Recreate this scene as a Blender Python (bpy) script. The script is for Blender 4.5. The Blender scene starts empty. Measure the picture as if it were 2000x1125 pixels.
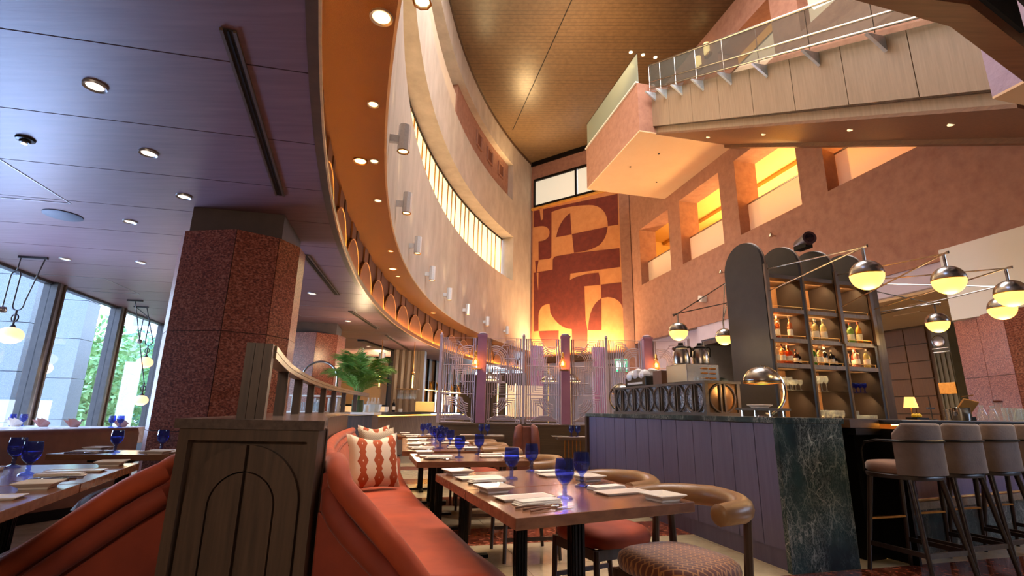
import bpy, bmesh, math, random
from mathutils import Vector, Matrix
random.seed(7)
S = bpy.context.scene
COL = S.collection
PI = math.pi
# ---------------------------------------------------------------- camera, sky, big lights, exposure
HC = 1.12
TILT, ROLL, FPX = math.atan(970/3912.), math.atan(70/3912.), 970.0
camd = bpy.data.cameras.new('camera'); cam = bpy.data.objects.new('camera', camd); COL.objects.link(cam)
_F = Vector((0, math.cos(TILT), math.sin(TILT))); _U0 = Vector((0, -math.sin(TILT), math.cos(TILT)))
_R = Vector((math.cos(ROLL), 0, 0)) + _U0*math.sin(ROLL); _U = _U0*math.cos(ROLL) - Vector((math.sin(ROLL), 0, 0))
mw = Matrix((_R, _U, -_F)).transposed().to_4x4(); mw.translation = (0, 0, HC)
cam.matrix_world = mw
camd.sensor_width = 36; camd.lens = 36*FPX/2000; camd.clip_start = .05; camd.clip_end = 500
S.camera = cam
S.view_settings.view_transform = 'Standard'; S.view_settings.look = 'None'
S.view_settings.gamma = 1; S.view_settings.use_curve_mapping = False
S.view_settings.exposure = 0.35

W = bpy.data.worlds.new('sky'); S.world = W; W.use_nodes = True
nt = W.node_tree; nt.nodes.clear()
out = nt.nodes.new('ShaderNodeOutputWorld'); bg = nt.nodes.new('ShaderNodeBackground')
tc = nt.nodes.new('ShaderNodeTexCoord'); sx = nt.nodes.new('ShaderNodeSeparateXYZ'); cr = nt.nodes.new('ShaderNodeValToRGB')
nt.links.new(tc.outputs['Generated'], sx.inputs[0]); nt.links.new(sx.outputs['Z'], cr.inputs[0])
cr.color_ramp.elements[0].position = 0.0; cr.color_ramp.elements[0].color = (.72, .86, 1, 1)
cr.color_ramp.elements[1].position = .6; cr.color_ramp.elements[1].color = (.36, .55, 1, 1)
nt.links.new(cr.outputs[0], bg.inputs[0]); bg.inputs[1].default_value = 10.0
nt.links.new(bg.outputs[0], out.inputs[0])

def lamp(kind, name, loc, power, color, target=None, size=.1, size_y=None, angle=60, blend=.6, spread=None):
    d = bpy.data.lights.new(name, kind); o = bpy.data.objects.new(name, d); COL.objects.link(o)
    o.location = loc; d.energy = power; d.color = color
    if kind == 'AREA':
        d.size = size
        if size_y: d.shape = 'RECTANGLE'; d.size_y = size_y
        if spread: d.spread = math.radians(spread)
    else:
        d.shadow_soft_size = size
        if kind == 'SPOT': d.spot_size = math.radians(angle); d.spot_blend = blend
    if target is not None:
        v = Vector(target) - Vector(loc)
        o.rotation_euler = v.to_track_quat('-Z', 'Y').to_euler()
    return o
WARM = (1, .62, .28); AMBER = (1, .42, .08); COOL = (.55, .68, 1)
def _W(t, z, off): return tuple(Vector((6.889, 13.011, 0))+Vector((-.22, .975, 0))*t+Vector((.975, .22, 0))*off+Vector((0, 0, z)))
def _E(s, z, off): return tuple(Vector((.935, 23.831, 0))+Vector((.809, -.588, 0))*s+Vector((.588, .809, 0))*off+Vector((0, 0, z)))
lamp('AREA', 'window daylight', (-7.0, 5.35, .9), 260, (.40, .56, 1), (-3.4, 3.4, 2.4), 2.3, 1.4)
lamp('AREA', 'atrium skylight', (1.9, 8.6, 13.6), 1750, (1, .89, .84), (2.2, 10.5, 0), 7, 5.5)
lamp('AREA', 'mural uplight', _E(2.4, 3.75, -.5), 380, WARM, _E(2.4, 9, .3), 4.4, .3)
lamp('AREA', 'gallery lamp', _W(-2, 6.6, 3.2), 1150, (1, .70, .28), _W(-2, 9, 3.0), 14, 1.6)
lamp('AREA', 'upper gallery lamp', _W(-2, 11.0, 3.2), 300, (1, .72, .4), _W(-2, 13, 2.6), 14, 1.6)
lamp('AREA', 'recess window light', (-1.4, 16.5, 8.2), 160, (1, .78, .4), (3, 14, 8), .6, 8)
for _x, _y, _e in ((-1.3, 3.6, 120), (-.9, 3.2, 90), (-1.7, 5.2, 190), (-1.9, 6.8, 170), (-2.1, 9.5, 90)):
    lamp('SPOT', 'table spot', (_x, _y, 3.9), _e, (1, .66, .36), (_x+.35, _y+.1, 0), .06, angle=75, blend=.9)
lamp('SPOT', 'ceiling uplight', (2.5, 12.5, 11.2), 500, (1, .66, .34), (3.0, 15.5, 13.85), .3, angle=110, blend=1)
lamp('SPOT', 'ceiling uplight', (.5, 21.0, 11.0), 500, (1, .66, .30), (.8, 20.0, 13.85), .3, angle=120, blend=1)
for _p, _e, _c in (((-4.6, 17.5, 2.4), 170, (1, .72, .38)), ((-3.6, 20.5, 2.3), 140, (1, .72, .38)), ((-3.2, 10.5, 2.3), 35, (1, .7, .4)), ((-2.6, 14.5, 2.3), 80, (1, .7, .4)), ((1.2, 11.5, 3.3), 60, (.86, .84, 1)), ((2.8, 16.0, 3.2), 90, (.84, .84, 1)), ((-.4, 14.5, 3.0), 30, (1, .75, .5))):
    lamp('POINT', 'room downlight', _p, _e, _c, None, .08)
for _t, _o in ((-.6, 2.2), (.6, 2.0), (-3.0, 1.6), (-1.0, 4.9), (-4.8, 2.0)):
    lamp('SPOT', 'bar room downlight', _W(_t, 3.38, _o), 45, (1, .66, .30), _W(_t, 0, _o), .08, angle=150, blend=1)
lamp('SPOT', 'palm spot', (-1.6, 5.2, 2.9), 40, (1, .78, .5), (-2.1, 7.0, 1.3), .05, angle=50, blend=.8)
lamp('AREA', 'near fill light', (-1.2, -2.4, 2.8), 55, (1, .78, .58), (-1.0, 3.0, .8), 3.0, .6)  # unseen warm fill added behind the camera to lift the near foreground


# ---------------------------------------------------------------- survey of the hall (metres)
CX, CY = 24.18, 11.41                        # centre of the great curved wall
def arc(r, deg, z=0.0):
    a = math.radians(deg); return Vector((CX - r*math.cos(a), CY + r*math.sin(a), z))
UB, VB = Vector((.965, .262, 0)), Vector((-.262, .965, 0))     # bar axes
DW, NW = Vector((-.22, .975, 0)), Vector((.975, .22, 0))       # right wall: along, into the wall
PW = Vector((6.889, 13.011, 0))
DE, NE = Vector((.809, -.588, 0)), Vector((.588, .809, 0))     # end wall: along, into the wall
PE = Vector((.935, 23.831, 0))
Z3 = Vector((0, 0, 1))
def rw(t, z, off=0.0): return PW + DW*t + NW*off + Z3*z
def ew(s, z, off=0.0): return PE + DE*s + NE*off + Z3*z

# ---------------------------------------------------------------- materials
def lin(h):
    if isinstance(h, str):
        c = [int(h[i:i+2], 16)/255 for i in (0, 2, 4)]
        return tuple((x/12.92 if x <= .04045 else ((x+.055)/1.055)**2.4) for x in c)
    return tuple(h)
def _mat(name):
    m = bpy.data.materials.new(name); m.use_nodes = True
    t = m.node_tree; b = t.nodes['Principled BSDF']; return m, t, b
def mix_noise(t, c1, c2, scale, detail=4, stretch=None, contrast=(.3, .7), rough=.6, coord='Object', dist=0):
    tc = t.nodes.new('ShaderNodeTexCoord'); n = t.nodes.new('ShaderNodeTexNoise')
    n.inputs['Scale'].default_value = scale; n.inputs['Detail'].default_value = detail; n.inputs['Roughness'].default_value = rough
    n.inputs['Distortion'].default_value = dist
    v = tc.outputs[coord]
    if stretch:
        mp = t.nodes.new('ShaderNodeMapping'); mp.inputs['Scale'].default_value = stretch
        t.links.new(v, mp.inputs[0]); v = mp.outputs[0]
    t.links.new(v, n.inputs['Vector'])
    r = t.nodes.new('ShaderNodeValToRGB'); e = r.color_ramp.elements
    e[0].position, e[1].position = contrast; e[0].color = (*lin(c1), 1); e[1].color = (*lin(c2), 1)
    t.links.new(n.outputs['Fac'], r.inputs[0]); return r.outputs[0], n, v
def M(name, c1, c2=None, scale=8, rough=.5, metal=0, stretch=None, bump=0, bscale=None, contrast=(.3, .7), emit=None, estr=0, coat=0, sheen=0, detail=4, dist=0, spec=None):
    m, t, b = _mat(name)
    b.inputs['Roughness'].default_value = rough; b.inputs['Metallic'].default_value = metal
    if spec is not None: b.inputs['Specular IOR Level'].default_value = spec
    if coat: b.inputs['Coat Weight'].default_value = coat; b.inputs['Coat Roughness'].default_value = .15
    if sheen: b.inputs['Sheen Weight'].default_value = sheen; b.inputs['Sheen Roughness'].default_value = .4
    c, n, v = mix_noise(t, c1, c2 or c1, scale, detail, stretch, contrast, dist=dist)
    t.links.new(c, b.inputs['Base Color'])
    if bump:
        bp = t.nodes.new('ShaderNodeBump'); bp.inputs['Strength'].default_value = bump; bp.inputs['Distance'].default_value = .01
        if bscale:
            n2 = t.nodes.new('ShaderNodeTexNoise'); n2.inputs['Scale'].default_value = bscale; t.links.new(v, n2.inputs['Vector']); n = n2
        t.links.new(n.outputs['Fac'], bp.inputs['Height']); t.links.new(bp.outputs[0], b.inputs['Normal'])
    if emit:
        b.inputs['Emission Color'].default_value = (*lin(emit), 1); b.inputs['Emission Strength'].default_value = estr
    return m
def glass_mat(name, tint, gloss=.04, rough=.02, alpha=0.0):
    m, t, b = _mat(name); t.nodes.remove(b)
    o = t.nodes['Material Output']; tr = t.nodes.new('ShaderNodeBsdfTransparent'); gl = t.nodes.new('ShaderNodeBsdfGlossy')
    tr.inputs[0].default_value = (*lin(tint), 1); gl.inputs['Roughness'].default_value = rough
    fr = t.nodes.new('ShaderNodeFresnel'); fr.inputs[0].default_value = 1.45
    ge = t.nodes.new('ShaderNodeNewGeometry'); fm = t.nodes.new('ShaderNodeMath'); fm.operation = 'SUBTRACT'; fm.use_clamp = True
    t.links.new(fr.outputs[0], fm.inputs[0]); t.links.new(ge.outputs['Backfacing'], fm.inputs[1])
    mx = t.nodes.new('ShaderNodeMixShader'); t.links.new(fm.outputs[0], mx.inputs[0])
    src = tr.outputs[0]
    if alpha:
        df = t.nodes.new('ShaderNodeBsdfDiffuse'); df.inputs[0].default_value = (*lin(tint), 1)
        m2 = t.nodes.new('ShaderNodeMixShader'); m2.inputs[0].default_value = alpha
        t.links.new(tr.outputs[0], m2.inputs[1]); t.links.new(df.outputs[0], m2.inputs[2]); src = m2.outputs[0]
    t.links.new(src, mx.inputs[1]); t.links.new(gl.outputs[0], mx.inputs[2])
    t.links.new(mx.outputs[0], o.inputs['Surface']); return m
def emit_mat(name, c, s):
    m, t, b = _mat(name); b.inputs['Base Color'].default_value = (*lin(c), 1)
    b.inputs['Emission Color'].default_value = (*lin(c), 1); b.inputs['Emission Strength'].default_value = s; return m
def red_marble(name, c1='55221a', c2='84432f', c3='a06a58', scale=15, rough=.32):
    m, t, b = _mat(name); b.inputs['Roughness'].default_value = rough
    tc = t.nodes.new('ShaderNodeTexCoord')
    n0 = t.nodes.new('ShaderNodeTexNoise'); n0.inputs['Scale'].default_value = scale*.7; n0.inputs['Detail'].default_value = 3
    mp = t.nodes.new('ShaderNodeMapping'); mp.inputs['Scale'].default_value = (1, 1, 1.5); t.links.new(tc.outputs['Object'], mp.inputs[0])
    t.links.new(mp.outputs[0], n0.inputs['Vector'])
    mx = t.nodes.new('ShaderNodeMix'); mx.data_type = 'VECTOR'; mx.inputs[0].default_value = .12
    t.links.new(mp.outputs[0], mx.inputs[4]); t.links.new(n0.outputs['Color'], mx.inputs[5])
    vo = t.nodes.new('ShaderNodeTexVoronoi'); vo.feature = 'DISTANCE_TO_EDGE'; vo.inputs['Scale'].default_value = scale*2.2
    t.links.new(mx.outputs[1], vo.inputs['Vector'])
    n1 = t.nodes.new('ShaderNodeTexNoise'); n1.inputs['Scale'].default_value = scale*3; n1.inputs['Detail'].default_value = 6; t.links.new(mp.outputs[0], n1.inputs['Vector'])
    ma = t.nodes.new('ShaderNodeMath'); ma.operation = 'MULTIPLY_ADD'; ma.inputs[1].default_value = .55
    t.links.new(vo.outputs['Distance'], ma.inputs[0]); t.links.new(n1.outputs['Fac'], ma.inputs[2])
    r = t.nodes.new('ShaderNodeValToRGB'); e = r.color_ramp.elements
    e[0].position = .38; e[0].color = (*lin(c3), 1); e[1].position = .72; e[1].color = (*lin(c1), 1)
    k = e.new(.55); k.color = (*lin(c2), 1)
    t.links.new(ma.outputs[0], r.inputs[0]); t.links.new(r.outputs[0], b.inputs['Base Color']); return m
def green_marble(name):
    m, t, b = _mat(name); b.inputs['Roughness'].default_value = .3; b.inputs['Specular IOR Level'].default_value = .3
    tc = t.nodes.new('ShaderNodeTexCoord'); mp = t.nodes.new('ShaderNodeMapping'); mp.inputs['Scale'].default_value = (1.6, 1.6, .75); t.links.new(tc.outputs['Object'], mp.inputs[0])
    base, n0, v = mix_noise(t, '0d1a1c', '2a4c4c', 2.2, 4, contrast=(.35, .75))
    vals = []
    for sc, w, dd in ((7, .035, .35), (17, .05, .25), (31, .09, .2)):
        nn = t.nodes.new('ShaderNodeTexNoise'); nn.inputs['Scale'].default_value = sc*.45; nn.inputs['Detail'].default_value = 5; t.links.new(mp.outputs[0], nn.inputs['Vector'])
        mx = t.nodes.new('ShaderNodeMix'); mx.data_type = 'VECTOR'; mx.inputs[0].default_value = dd
        t.links.new(mp.outputs[0], mx.inputs[4]); t.links.new(nn.outputs['Color'], mx.inputs[5])
        vo = t.nodes.new('ShaderNodeTexVoronoi'); vo.feature = 'DISTANCE_TO_EDGE'; vo.inputs['Scale'].default_value = sc; t.links.new(mx.outputs[1], vo.inputs['Vector'])
        mr = t.nodes.new('ShaderNodeMapRange'); mr.inputs[1].default_value = 0; mr.inputs[2].default_value = w; mr.inputs[3].default_value = .85 if sc < 10 else .5; mr.inputs[4].default_value = 0
        t.links.new(vo.outputs['Distance'], mr.inputs[0]); vals.append(mr.outputs[0])
    mk = t.nodes.new('ShaderNodeTexNoise'); mk.inputs['Scale'].default_value = 3.5; mk.inputs['Detail'].default_value = 4; t.links.new(mp.outputs[0], mk.inputs['Vector'])
    rr = t.nodes.new('ShaderNodeMapRange'); rr.inputs[1].default_value = .38; rr.inputs[2].default_value = .65; t.links.new(mk.outputs['Fac'], rr.inputs[0])
    a = t.nodes.new('ShaderNodeMath'); a.operation = 'MAXIMUM'; t.links.new(vals[0], a.inputs[0]); t.links.new(vals[1], a.inputs[1])
    a2 = t.nodes.new('ShaderNodeMath'); a2.operation = 'MAXIMUM'; t.links.new(a.outputs[0], a2.inputs[0]); t.links.new(vals[2], a2.inputs[1])
    a3 = t.nodes.new('ShaderNodeMath'); a3.operation = 'MULTIPLY'; t.links.new(a2.outputs[0], a3.inputs[0]); t.links.new(rr.outputs[0], a3.inputs[1])
    mc = t.nodes.new('ShaderNodeMix'); mc.data_type = 'RGBA'; t.links.new(a3.outputs[0], mc.inputs[0]); t.links.new(base, mc.inputs[6]); mc.inputs[7].default_value = (*lin('b9c2bc'), 1)
    t.links.new(mc.outputs[2], b.inputs['Base Color']); return m
def wood(name, c1, c2, axis='Z', rough=.42, scale=6, bump=.08, coat=0):
    st = {'X': (.06, 1, 1), 'Y': (1, .06, 1), 'Z': (1, 1, .06), 'D': (1, 1, 1)}[axis]
    return M(name, c1, c2, scale=scale*6, stretch=st, rough=rough, bump=bump, contrast=(.25, .75), detail=5, coat=coat)
def stripes_mat(name, c1, c2, direction, pitch, width, rough=.4, bump=.3, noise=8):
    # fine straight grooves, used where the boards are too far away to be picked apart
    m, t, b = _mat(name); b.inputs['Roughness'].default_value = rough
    tc = t.nodes.new('ShaderNodeTexCoord'); vm = t.nodes.new('ShaderNodeVectorMath'); vm.operation = 'DOT_PRODUCT'; vm.inputs[1].default_value = direction
    t.links.new(tc.outputs['Object'], vm.inputs[0])
    d = t.nodes.new('ShaderNodeMath'); d.operation = 'DIVIDE'; d.inputs[1].default_value = pitch; t.links.new(vm.outputs['Value'], d.inputs[0])
    fr = t.nodes.new('ShaderNodeMath'); fr.operation = 'FRACT'; t.links.new(d.outputs[0], fr.inputs[0])
    lt = t.nodes.new('ShaderNodeMath'); lt.operation = 'LESS_THAN'; lt.inputs[1].default_value = width; t.links.new(fr.outputs[0], lt.inputs[0])
    c, n, v = mix_noise(t, c1, c2, noise)
    mc = t.nodes.new('ShaderNodeMix'); mc.data_type = 'RGBA'; t.links.new(lt.outputs[0], mc.inputs[0]); t.links.new(c, mc.inputs[6]); mc.inputs[7].default_value = tuple(x*.45 for x in lin(c1)) + (1,)
    t.links.new(mc.outputs[2], b.inputs['Base Color'])
    inv = t.nodes.new('ShaderNodeMath'); inv.operation = 'SUBTRACT'; inv.inputs[0].default_value = 1; t.links.new(lt.outputs[0], inv.inputs[1])
    bp = t.nodes.new('ShaderNodeBump'); bp.inputs['Strength'].default_value = bump; bp.inputs['Distance'].default_value = .02
    t.links.new(inv.outputs[0], bp.inputs['Height']); t.links.new(bp.outputs[0], b.inputs['Normal']); return m

m_floor_cream = M('cream marble', 'a99878', 'cdbb97', 3, .1, contrast=(.3, .8), dist=1.5)
m_floor_rust = red_marble('rust marble', '4a1c10', '83402a', 'a86a50', 6, .1)
m_floor_sub = M('grout', '4a4036', '5a5044', 20, .6)
m_plank = M('ceiling wood veneer', '6b5056', '7d6066', 14, .42, stretch=(.12, 1.6, 1), bump=.12, contrast=(.25, .75), spec=.35)
m_plank_gap = M('ceiling gap', '1c1512', None, 5, .8)
m_darkwood = wood('dark oak', '3a2a20', '5a4434', 'Z', .45)
m_darkwoodx = wood('dark oak lengthwise', '3a2a20', '5c4534', 'X', .45)
m_greywood = wood('grey brown oak', '5e4c3e', '7d6854', 'Z', .42)
m_lip = M('bronze paint', '4d3a2c', '5c4634', 10, .4, metal=.2)
m_fascia = wood('warm fascia wood', '6d4a30', '8a6040', 'Z', .5)
m_fascia_d = wood('darker fascia wood', '5a3b27', '754f34', 'Z', .5)
m_archrim = M('pale arch edge', 'c69b66', 'd8ae78', 20, .4)
m_soffit = M('perforated orange soffit', '6c482a', '785230', 220, .7, bump=.5, contrast=(.42, .58), detail=1)
m_plaster = M('sand plaster', 'a39688', 'b8aa9c', 2.2, .85, bump=.15, bscale=30, stretch=(1, 1, .5), contrast=(.3, .7))
m_pink = M('rose stucco', '8c604e', 'a87a64', 5, .85, bump=.3, bscale=26, contrast=(.25, .75), detail=7)
m_slat = stripes_mat('slatted atrium ceiling', '634d36', '755c42', (.02, 1, 0), .16, .09, .34, .5, 6)
m_cream = M('cream paint', 'd9b48e', 'dcb993', 3, .7)
m_creamceil = M('bar ceiling paint', 'b5946a', 'ba9a70', 2, .7)
m_lav = M('pale lilac paint', 'b5a9b5', 'bdb0ba', 4, .7)
m_white = M('white paint', 'd8d2c8', None, 5, .6)
m_column = red_marble('red column marble')
m_collar = M('collar paint', '4a3a34', '54423a', 5, .6)
m_black = M('black metal', '14110f', '1c1815', 12, .35, metal=.6)
m_steel = M('brushed steel', '8f8a86', 'b5afa8', 60, .26, metal=1, stretch=(1, 1, 20))
m_chrome = M('polished metal', 'c9c5c0', None, 5, .12, metal=1)
m_brass = M('brass', 'a8773a', 'c08c48', 20, .28, metal=1)
m_frost = glass_mat('frosted guard glass', 'fff0da', rough=.25, alpha=.68)
m_clear = glass_mat('clear glass', 'f4f7f4')
m_window = glass_mat('window glass', 'f4f9fc')
m_bridgewood = wood('grey veneer cladding', '78644f', '8e7862', 'Z', .45, scale=4)
m_lit_cream = emit_mat('lit glazing', 'ffe4ac', 1.2)
m_lit_white = emit_mat('lit frosted glazing', 'd9d2bc', .55)
m_canopy = wood('canopy wood', '6a4028', '84553a', 'X', .4)
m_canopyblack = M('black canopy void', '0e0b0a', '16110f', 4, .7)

# ---------------------------------------------------------------- mesh helpers
class MB:
    def __init__(s): s.v = []; s.f = []; s.m = []; s.mi = 0
    def add(s, vs, fs):
        b = len(s.v); s.v += [Vector(p) for p in vs]; s.f += [tuple(i+b for i in f) for f in fs]; s.m += [s.mi]*len(fs); return s
    def box(s, c, d, ax=None):
        c = Vector(c); x, y, z = (Vector((1, 0, 0)), Vector((0, 1, 0)), Vector((0, 0, 1))) if ax is None else [Vector(a) for a in ax]
        vs = [c + x*(d[0]/2*i) + y*(d[1]/2*j) + z*(d[2]/2*k) for i in (-1, 1) for j in (-1, 1) for k in (-1, 1)]
        return s.add(vs, [(0, 1, 3, 2), (4, 6, 7, 5), (0, 4, 5, 1), (2, 3, 7, 6), (0, 2, 6, 4), (1, 5, 7, 3)])
    def bar(s, a, b, w, h, up=(0, 0, 1)):
        a, b = Vector(a), Vector(b); x = (b-a).normalized(); y = Vector(up).cross(x)
        y = y.normalized() if y.length > 1e-6 else Vector((1, 0, 0)); z = x.cross(y)
        return s.box((a+b)/2, ((b-a).length, w, h), (x, y, z))
    def tube(s, pts, r, n=8, closed=False, caps=True):
        pts = [Vector(p) for p in pts]; N = len(pts); rr = r if isinstance(r, (list, tuple)) else [r]*N
        vs, fs = [], []; up = None
        for i, p in enumerate(pts):
            t = (pts[(i+1) % N]-pts[i-1]) if closed else (pts[min(i+1, N-1)]-pts[max(i-1, 0)])
            t.normalize()
            if up is None: up = Vector((0, 0, 1)) if abs(t.z) < .9 else Vector((1, 0, 0))
            a = up.cross(t); a = a.normalized() if a.length > 1e-6 else t.orthogonal().normalized()
            b = t.cross(a); up = b
            for k in range(n):
                g = 2*PI*k/n; vs.append(p + a*(rr[i]*math.cos(g)) + b*(rr[i]*math.sin(g)))
        for i in range(N if closed else N-1):
            j = (i+1) % N
            for k in range(n): fs.append((i*n+k, i*n+(k+1) % n, j*n+(k+1) % n, j*n+k))
        if caps and not closed: fs += [tuple(range(n-1, -1, -1)), tuple((N-1)*n+k for k in range(n))]
        return s.add(vs, fs)
    def lathe(s, prof, n=20, c=(0, 0, 0), ax=None, cap=True):
        c = Vector(c); X, Y, Z = (Vector((1, 0, 0)), Vector((0, 1, 0)), Vector((0, 0, 1))) if ax is None else [Vector(a) for a in ax]
        vs, fs = [], []
        for r, z in prof:
            for k in range(n):
                g = 2*PI*k/n; vs.append(c + X*(r*math.cos(g)) + Y*(r*math.sin(g)) + Z*z)
        for i in range(len(prof)-1):
            for k in range(n): fs.append((i*n+k, i*n+(k+1) % n, (i+1)*n+(k+1) % n, (i+1)*n+k))
        if cap:
            if prof[0][0] > 1e-4: fs.append(tuple(range(n-1, -1, -1)))
            if prof[-1][0] > 1e-4: fs.append(tuple((len(prof)-1)*n+k for k in range(n)))
        return s.add(vs, fs)
    def prism(s, poly, o, u, v, w):
        # polygon in the (u, v) plane at o, extruded by the vector w
        o, u, v, w = Vector(o), Vector(u), Vector(v), Vector(w); n = len(poly)
        a = [o + u*p[0] + v*p[1] for p in poly]; vs = a + [p+w for p in a]
        fs = [tuple(range(n-1, -1, -1)), tuple(range(n, 2*n))] + [(i, (i+1) % n, n+(i+1) % n, n+i) for i in range(n)]
        return s.add(vs, fs)
    def grid(s, rows, closed=False):
        n = len(rows[0]); vs = [p for r in rows for p in r]; fs = []
        for i in range(len(rows)-1):
            for k in range(n if closed else n-1):
                fs.append((i*n+k, i*n+(k+1) % n, (i+1)*n+(k+1) % n, (i+1)*n+k))
        return s.add(vs, fs)
    def slab(s, top, z0, z1):
        return s.prism([(p[0], p[1]) for p in top], (0, 0, z0), (1, 0, 0), (0, 1, 0), (0, 0, z1-z0))
    def build(s, name, mat, parent=None, smooth=False, kind=None, label=None, world=True, bevel=0, solid=0, subsurf=0, seg=2):
        me = bpy.data.meshes.new(name); off = Vector((0, 0, 0))
        if parent is not None and world:
            q = parent
            while q is not None: off += q.location; q = q.parent
        c0 = Vector((0, 0, 0))
        if parent is None and s.v:
            lo = Vector((min(p.x for p in s.v), min(p.y for p in s.v), min(p.z for p in s.v))); hi = Vector((max(p.x for p in s.v), max(p.y for p in s.v), max(p.z for p in s.v)))
            c0 = Vector(((lo.x+hi.x)/2, (lo.y+hi.y)/2, lo.z)) if kind != 'structure' else Vector((0, 0, 0))
        me.from_pydata([p-off-c0 for p in s.v], [], s.f)
        bm = bmesh.new(); bm.from_mesh(me); bmesh.ops.recalc_face_normals(bm, faces=bm.faces); bm.to_mesh(me); bm.free()
        for mm in (mat if isinstance(mat, (list, tuple)) else [mat]): me.materials.append(mm)
        if isinstance(mat, (list, tuple)): me.polygons.foreach_set('material_index', s.m)
        if smooth:
            me.polygons.foreach_set('use_smooth', [True]*len(me.polygons)); me.set_sharp_from_angle(angle=math.radians(smooth if smooth is not True else 40))
        o = bpy.data.objects.new(name, me); COL.objects.link(o); o.location = c0
        if parent is not None: o.parent = parent
        if kind: o['kind'] = kind
        if label: o['label'] = label
        if solid:
            k = o.modifiers.new('solid', 'SOLIDIFY'); k.thickness = solid; k.offset = 0
        if bevel:
            k = o.modifiers.new('bevel', 'BEVEL'); k.width = bevel; k.segments = seg; k.limit_method = 'ANGLE'
        if subsurf:
            k = o.modifiers.new('sub', 'SUBSURF'); k.levels = subsurf; k.render_levels = subsurf
        return o
def thing(name, label, cat, loc=(0, 0, 0), rz=0, group=None):
    o = bpy.data.objects.new(name, None); COL.objects.link(o); o.location = loc; o.rotation_euler = (0, 0, rz)
    o['label'] = label; o['category'] = cat
    if group: o['group'] = group
    return o
def tag(o, label, cat, group=None):
    o['label'] = label; o['category'] = cat
    if group: o['group'] = group
    return o
def dup(root, loc, rz=0, label=None, group=None):
    r = root.copy(); COL.objects.link(r); r.location = loc; r.rotation_euler = (0, 0, rz)
    if label: r['label'] = label
    if group: r['group'] = group
    for ch in list(root.children):
        c = ch.copy(); COL.objects.link(c); c.parent = r
        for g in list(ch.children):
            d = g.copy(); COL.objects.link(d); d.parent = c
    return r
# ================================================================= SETTING
# floor: slab, then the tiles of the area in view
fl = MB().box((2, 10, -.06), (40, 36, .08)).build('floor', m_floor_sub, kind='structure')
TS = .62
tile_mesh = {}
for i in range(-6, 9):
    for j in range(-5, 13):
        p = Vector((2.08, 4.0, 0)) + UB*((i+.5)*TS) + VB*((j+.5)*TS)
        band = (j % 3 == 2)
        key = band
        if key not in tile_mesh:
            b = MB().box((0, 0, -.01), (TS-.004, TS-.004, .02), (UB, VB, Z3))
            o = b.build('floor_tile', m_floor_rust if band else m_floor_cream, fl, world=False); tile_mesh[key] = o.data
        else:
            o = bpy.data.objects.new('floor_tile', tile_mesh[key]); COL.objects.link(o); o.parent = fl
        o.location = p
big = MB()
big.box((-8, 10, -.012), (9.5, 36, .016)); big.box((11.5, 10, -.012), (9, 36, .016)); big.box((1.8, 20, -.012), (11, 12, .016)); big.box((1.6, -3.5, -.012), (10, 9, .016))
big.build('outer_paving', m_floor_cream, fl, kind='stuff')
# left lower ceiling : planks between the window line and the curved edge
LIPR = 26.90
pd = Vector((.978, .209)); pn = Vector((-.209, .978)); p0 = Vector((-2.677, 2.185))
def winx(y): return -7.1 - .236*(y-6.62)
def strip_end(q):         # along pd from q : hit with the arc (left intersection)
    o = q - Vector((CX, CY)); b = o.dot(pd); c = o.dot(o) - LIPR**2; disc = b*b-c
    return -b-math.sqrt(disc) if disc > 0 else None
def strip_start(q):
    # x = -7.1-.236(y-6.62)
    k = (-7.1 - .236*(q.y-6.62) - q.x)/(pd.x + .236*pd.y); return k
ceil = MB(); zz = 3.12
top = [arc(LIPR, a) for a in range(-36, 31, 3)]
ceil.slab([(winx(-6)-.1, -6.0), (1.8, -6.0)] + [(p.x, p.y) for p in top] + [(0, 26), (winx(26)-.1, 26)], 3.03, 3.06)
CEIL = ceil.build('ceiling', m_plank_gap, kind='structure')
for k in range(-8, 24):
    a = p0 + pn*(.84*k+.005); b = p0 + pn*(.84*(k+1)-.005); poly = []
    ok = True
    ends = []
    for f in (0, .25, .5, .75, 1):
        q = a.lerp(b, f); e = strip_end(q)
        if e is None: ok = False; break
        ends.append(q + pd*(e+.012))
    if not ok: continue
    mb = MB(); rows = []
    for i, f in enumerate((0, .25, .5, .75, 1)):
        q = a.lerp(b, f); s_ = q + pd*strip_start(q); e_ = ends[i]
        rows.append([(s_.x, s_.y, 3.0), (e_.x, e_.y, 3.0), (e_.x, e_.y, 3.03), (s_.x, s_.y, 3.03)])
    mb.grid(rows, closed=True); mb.add(rows[0], [(3, 2, 1, 0)]); mb.add(rows[-1], [(0, 1, 2, 3)])
    mb.build('ceiling_panel', m_plank, CEIL)
# curved lip with a bright cove behind it
def ring(mb, r0, r1, z0, z1, a0, a1, step=1.0):
    n = max(2, int(round((a1-a0)/step))); rows = []
    for i in range(n+1):
        a = a0+(a1-a0)*i/n
        rows.append([arc(r0, a, z0), arc(r1, a, z0), arc(r1, a, z1), arc(r0, a, z1)])
    mb.grid(rows, closed=True); m = len(mb.v)-4*(n+1)
    mb.f += [(m, m+1, m+2, m+3), (m+4*n+3, m+4*n+2, m+4*n+1, m+4*n)]; mb.m += [mb.mi]*2
    return mb
A0, A1 = -34, 29
ring(MB(), 26.84, 26.90, 2.985, 3.10, A0, A1).build('trim_1', m_lip, kind='structure', smooth=True)
ring(MB(), 26.825, 26.84, 2.985, 3.0, A0, A1).build('trim_2', m_archrim, kind='structure', smooth=True)
FW = MB(); ring(FW, 27.02, 27.3, 3.06, 3.97, A0, A1)
FASC = FW.build('wall_fascia', m_fascia_d, kind='structure', smooth=True)
ARW = math.degrees(.60/27.0)
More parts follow.
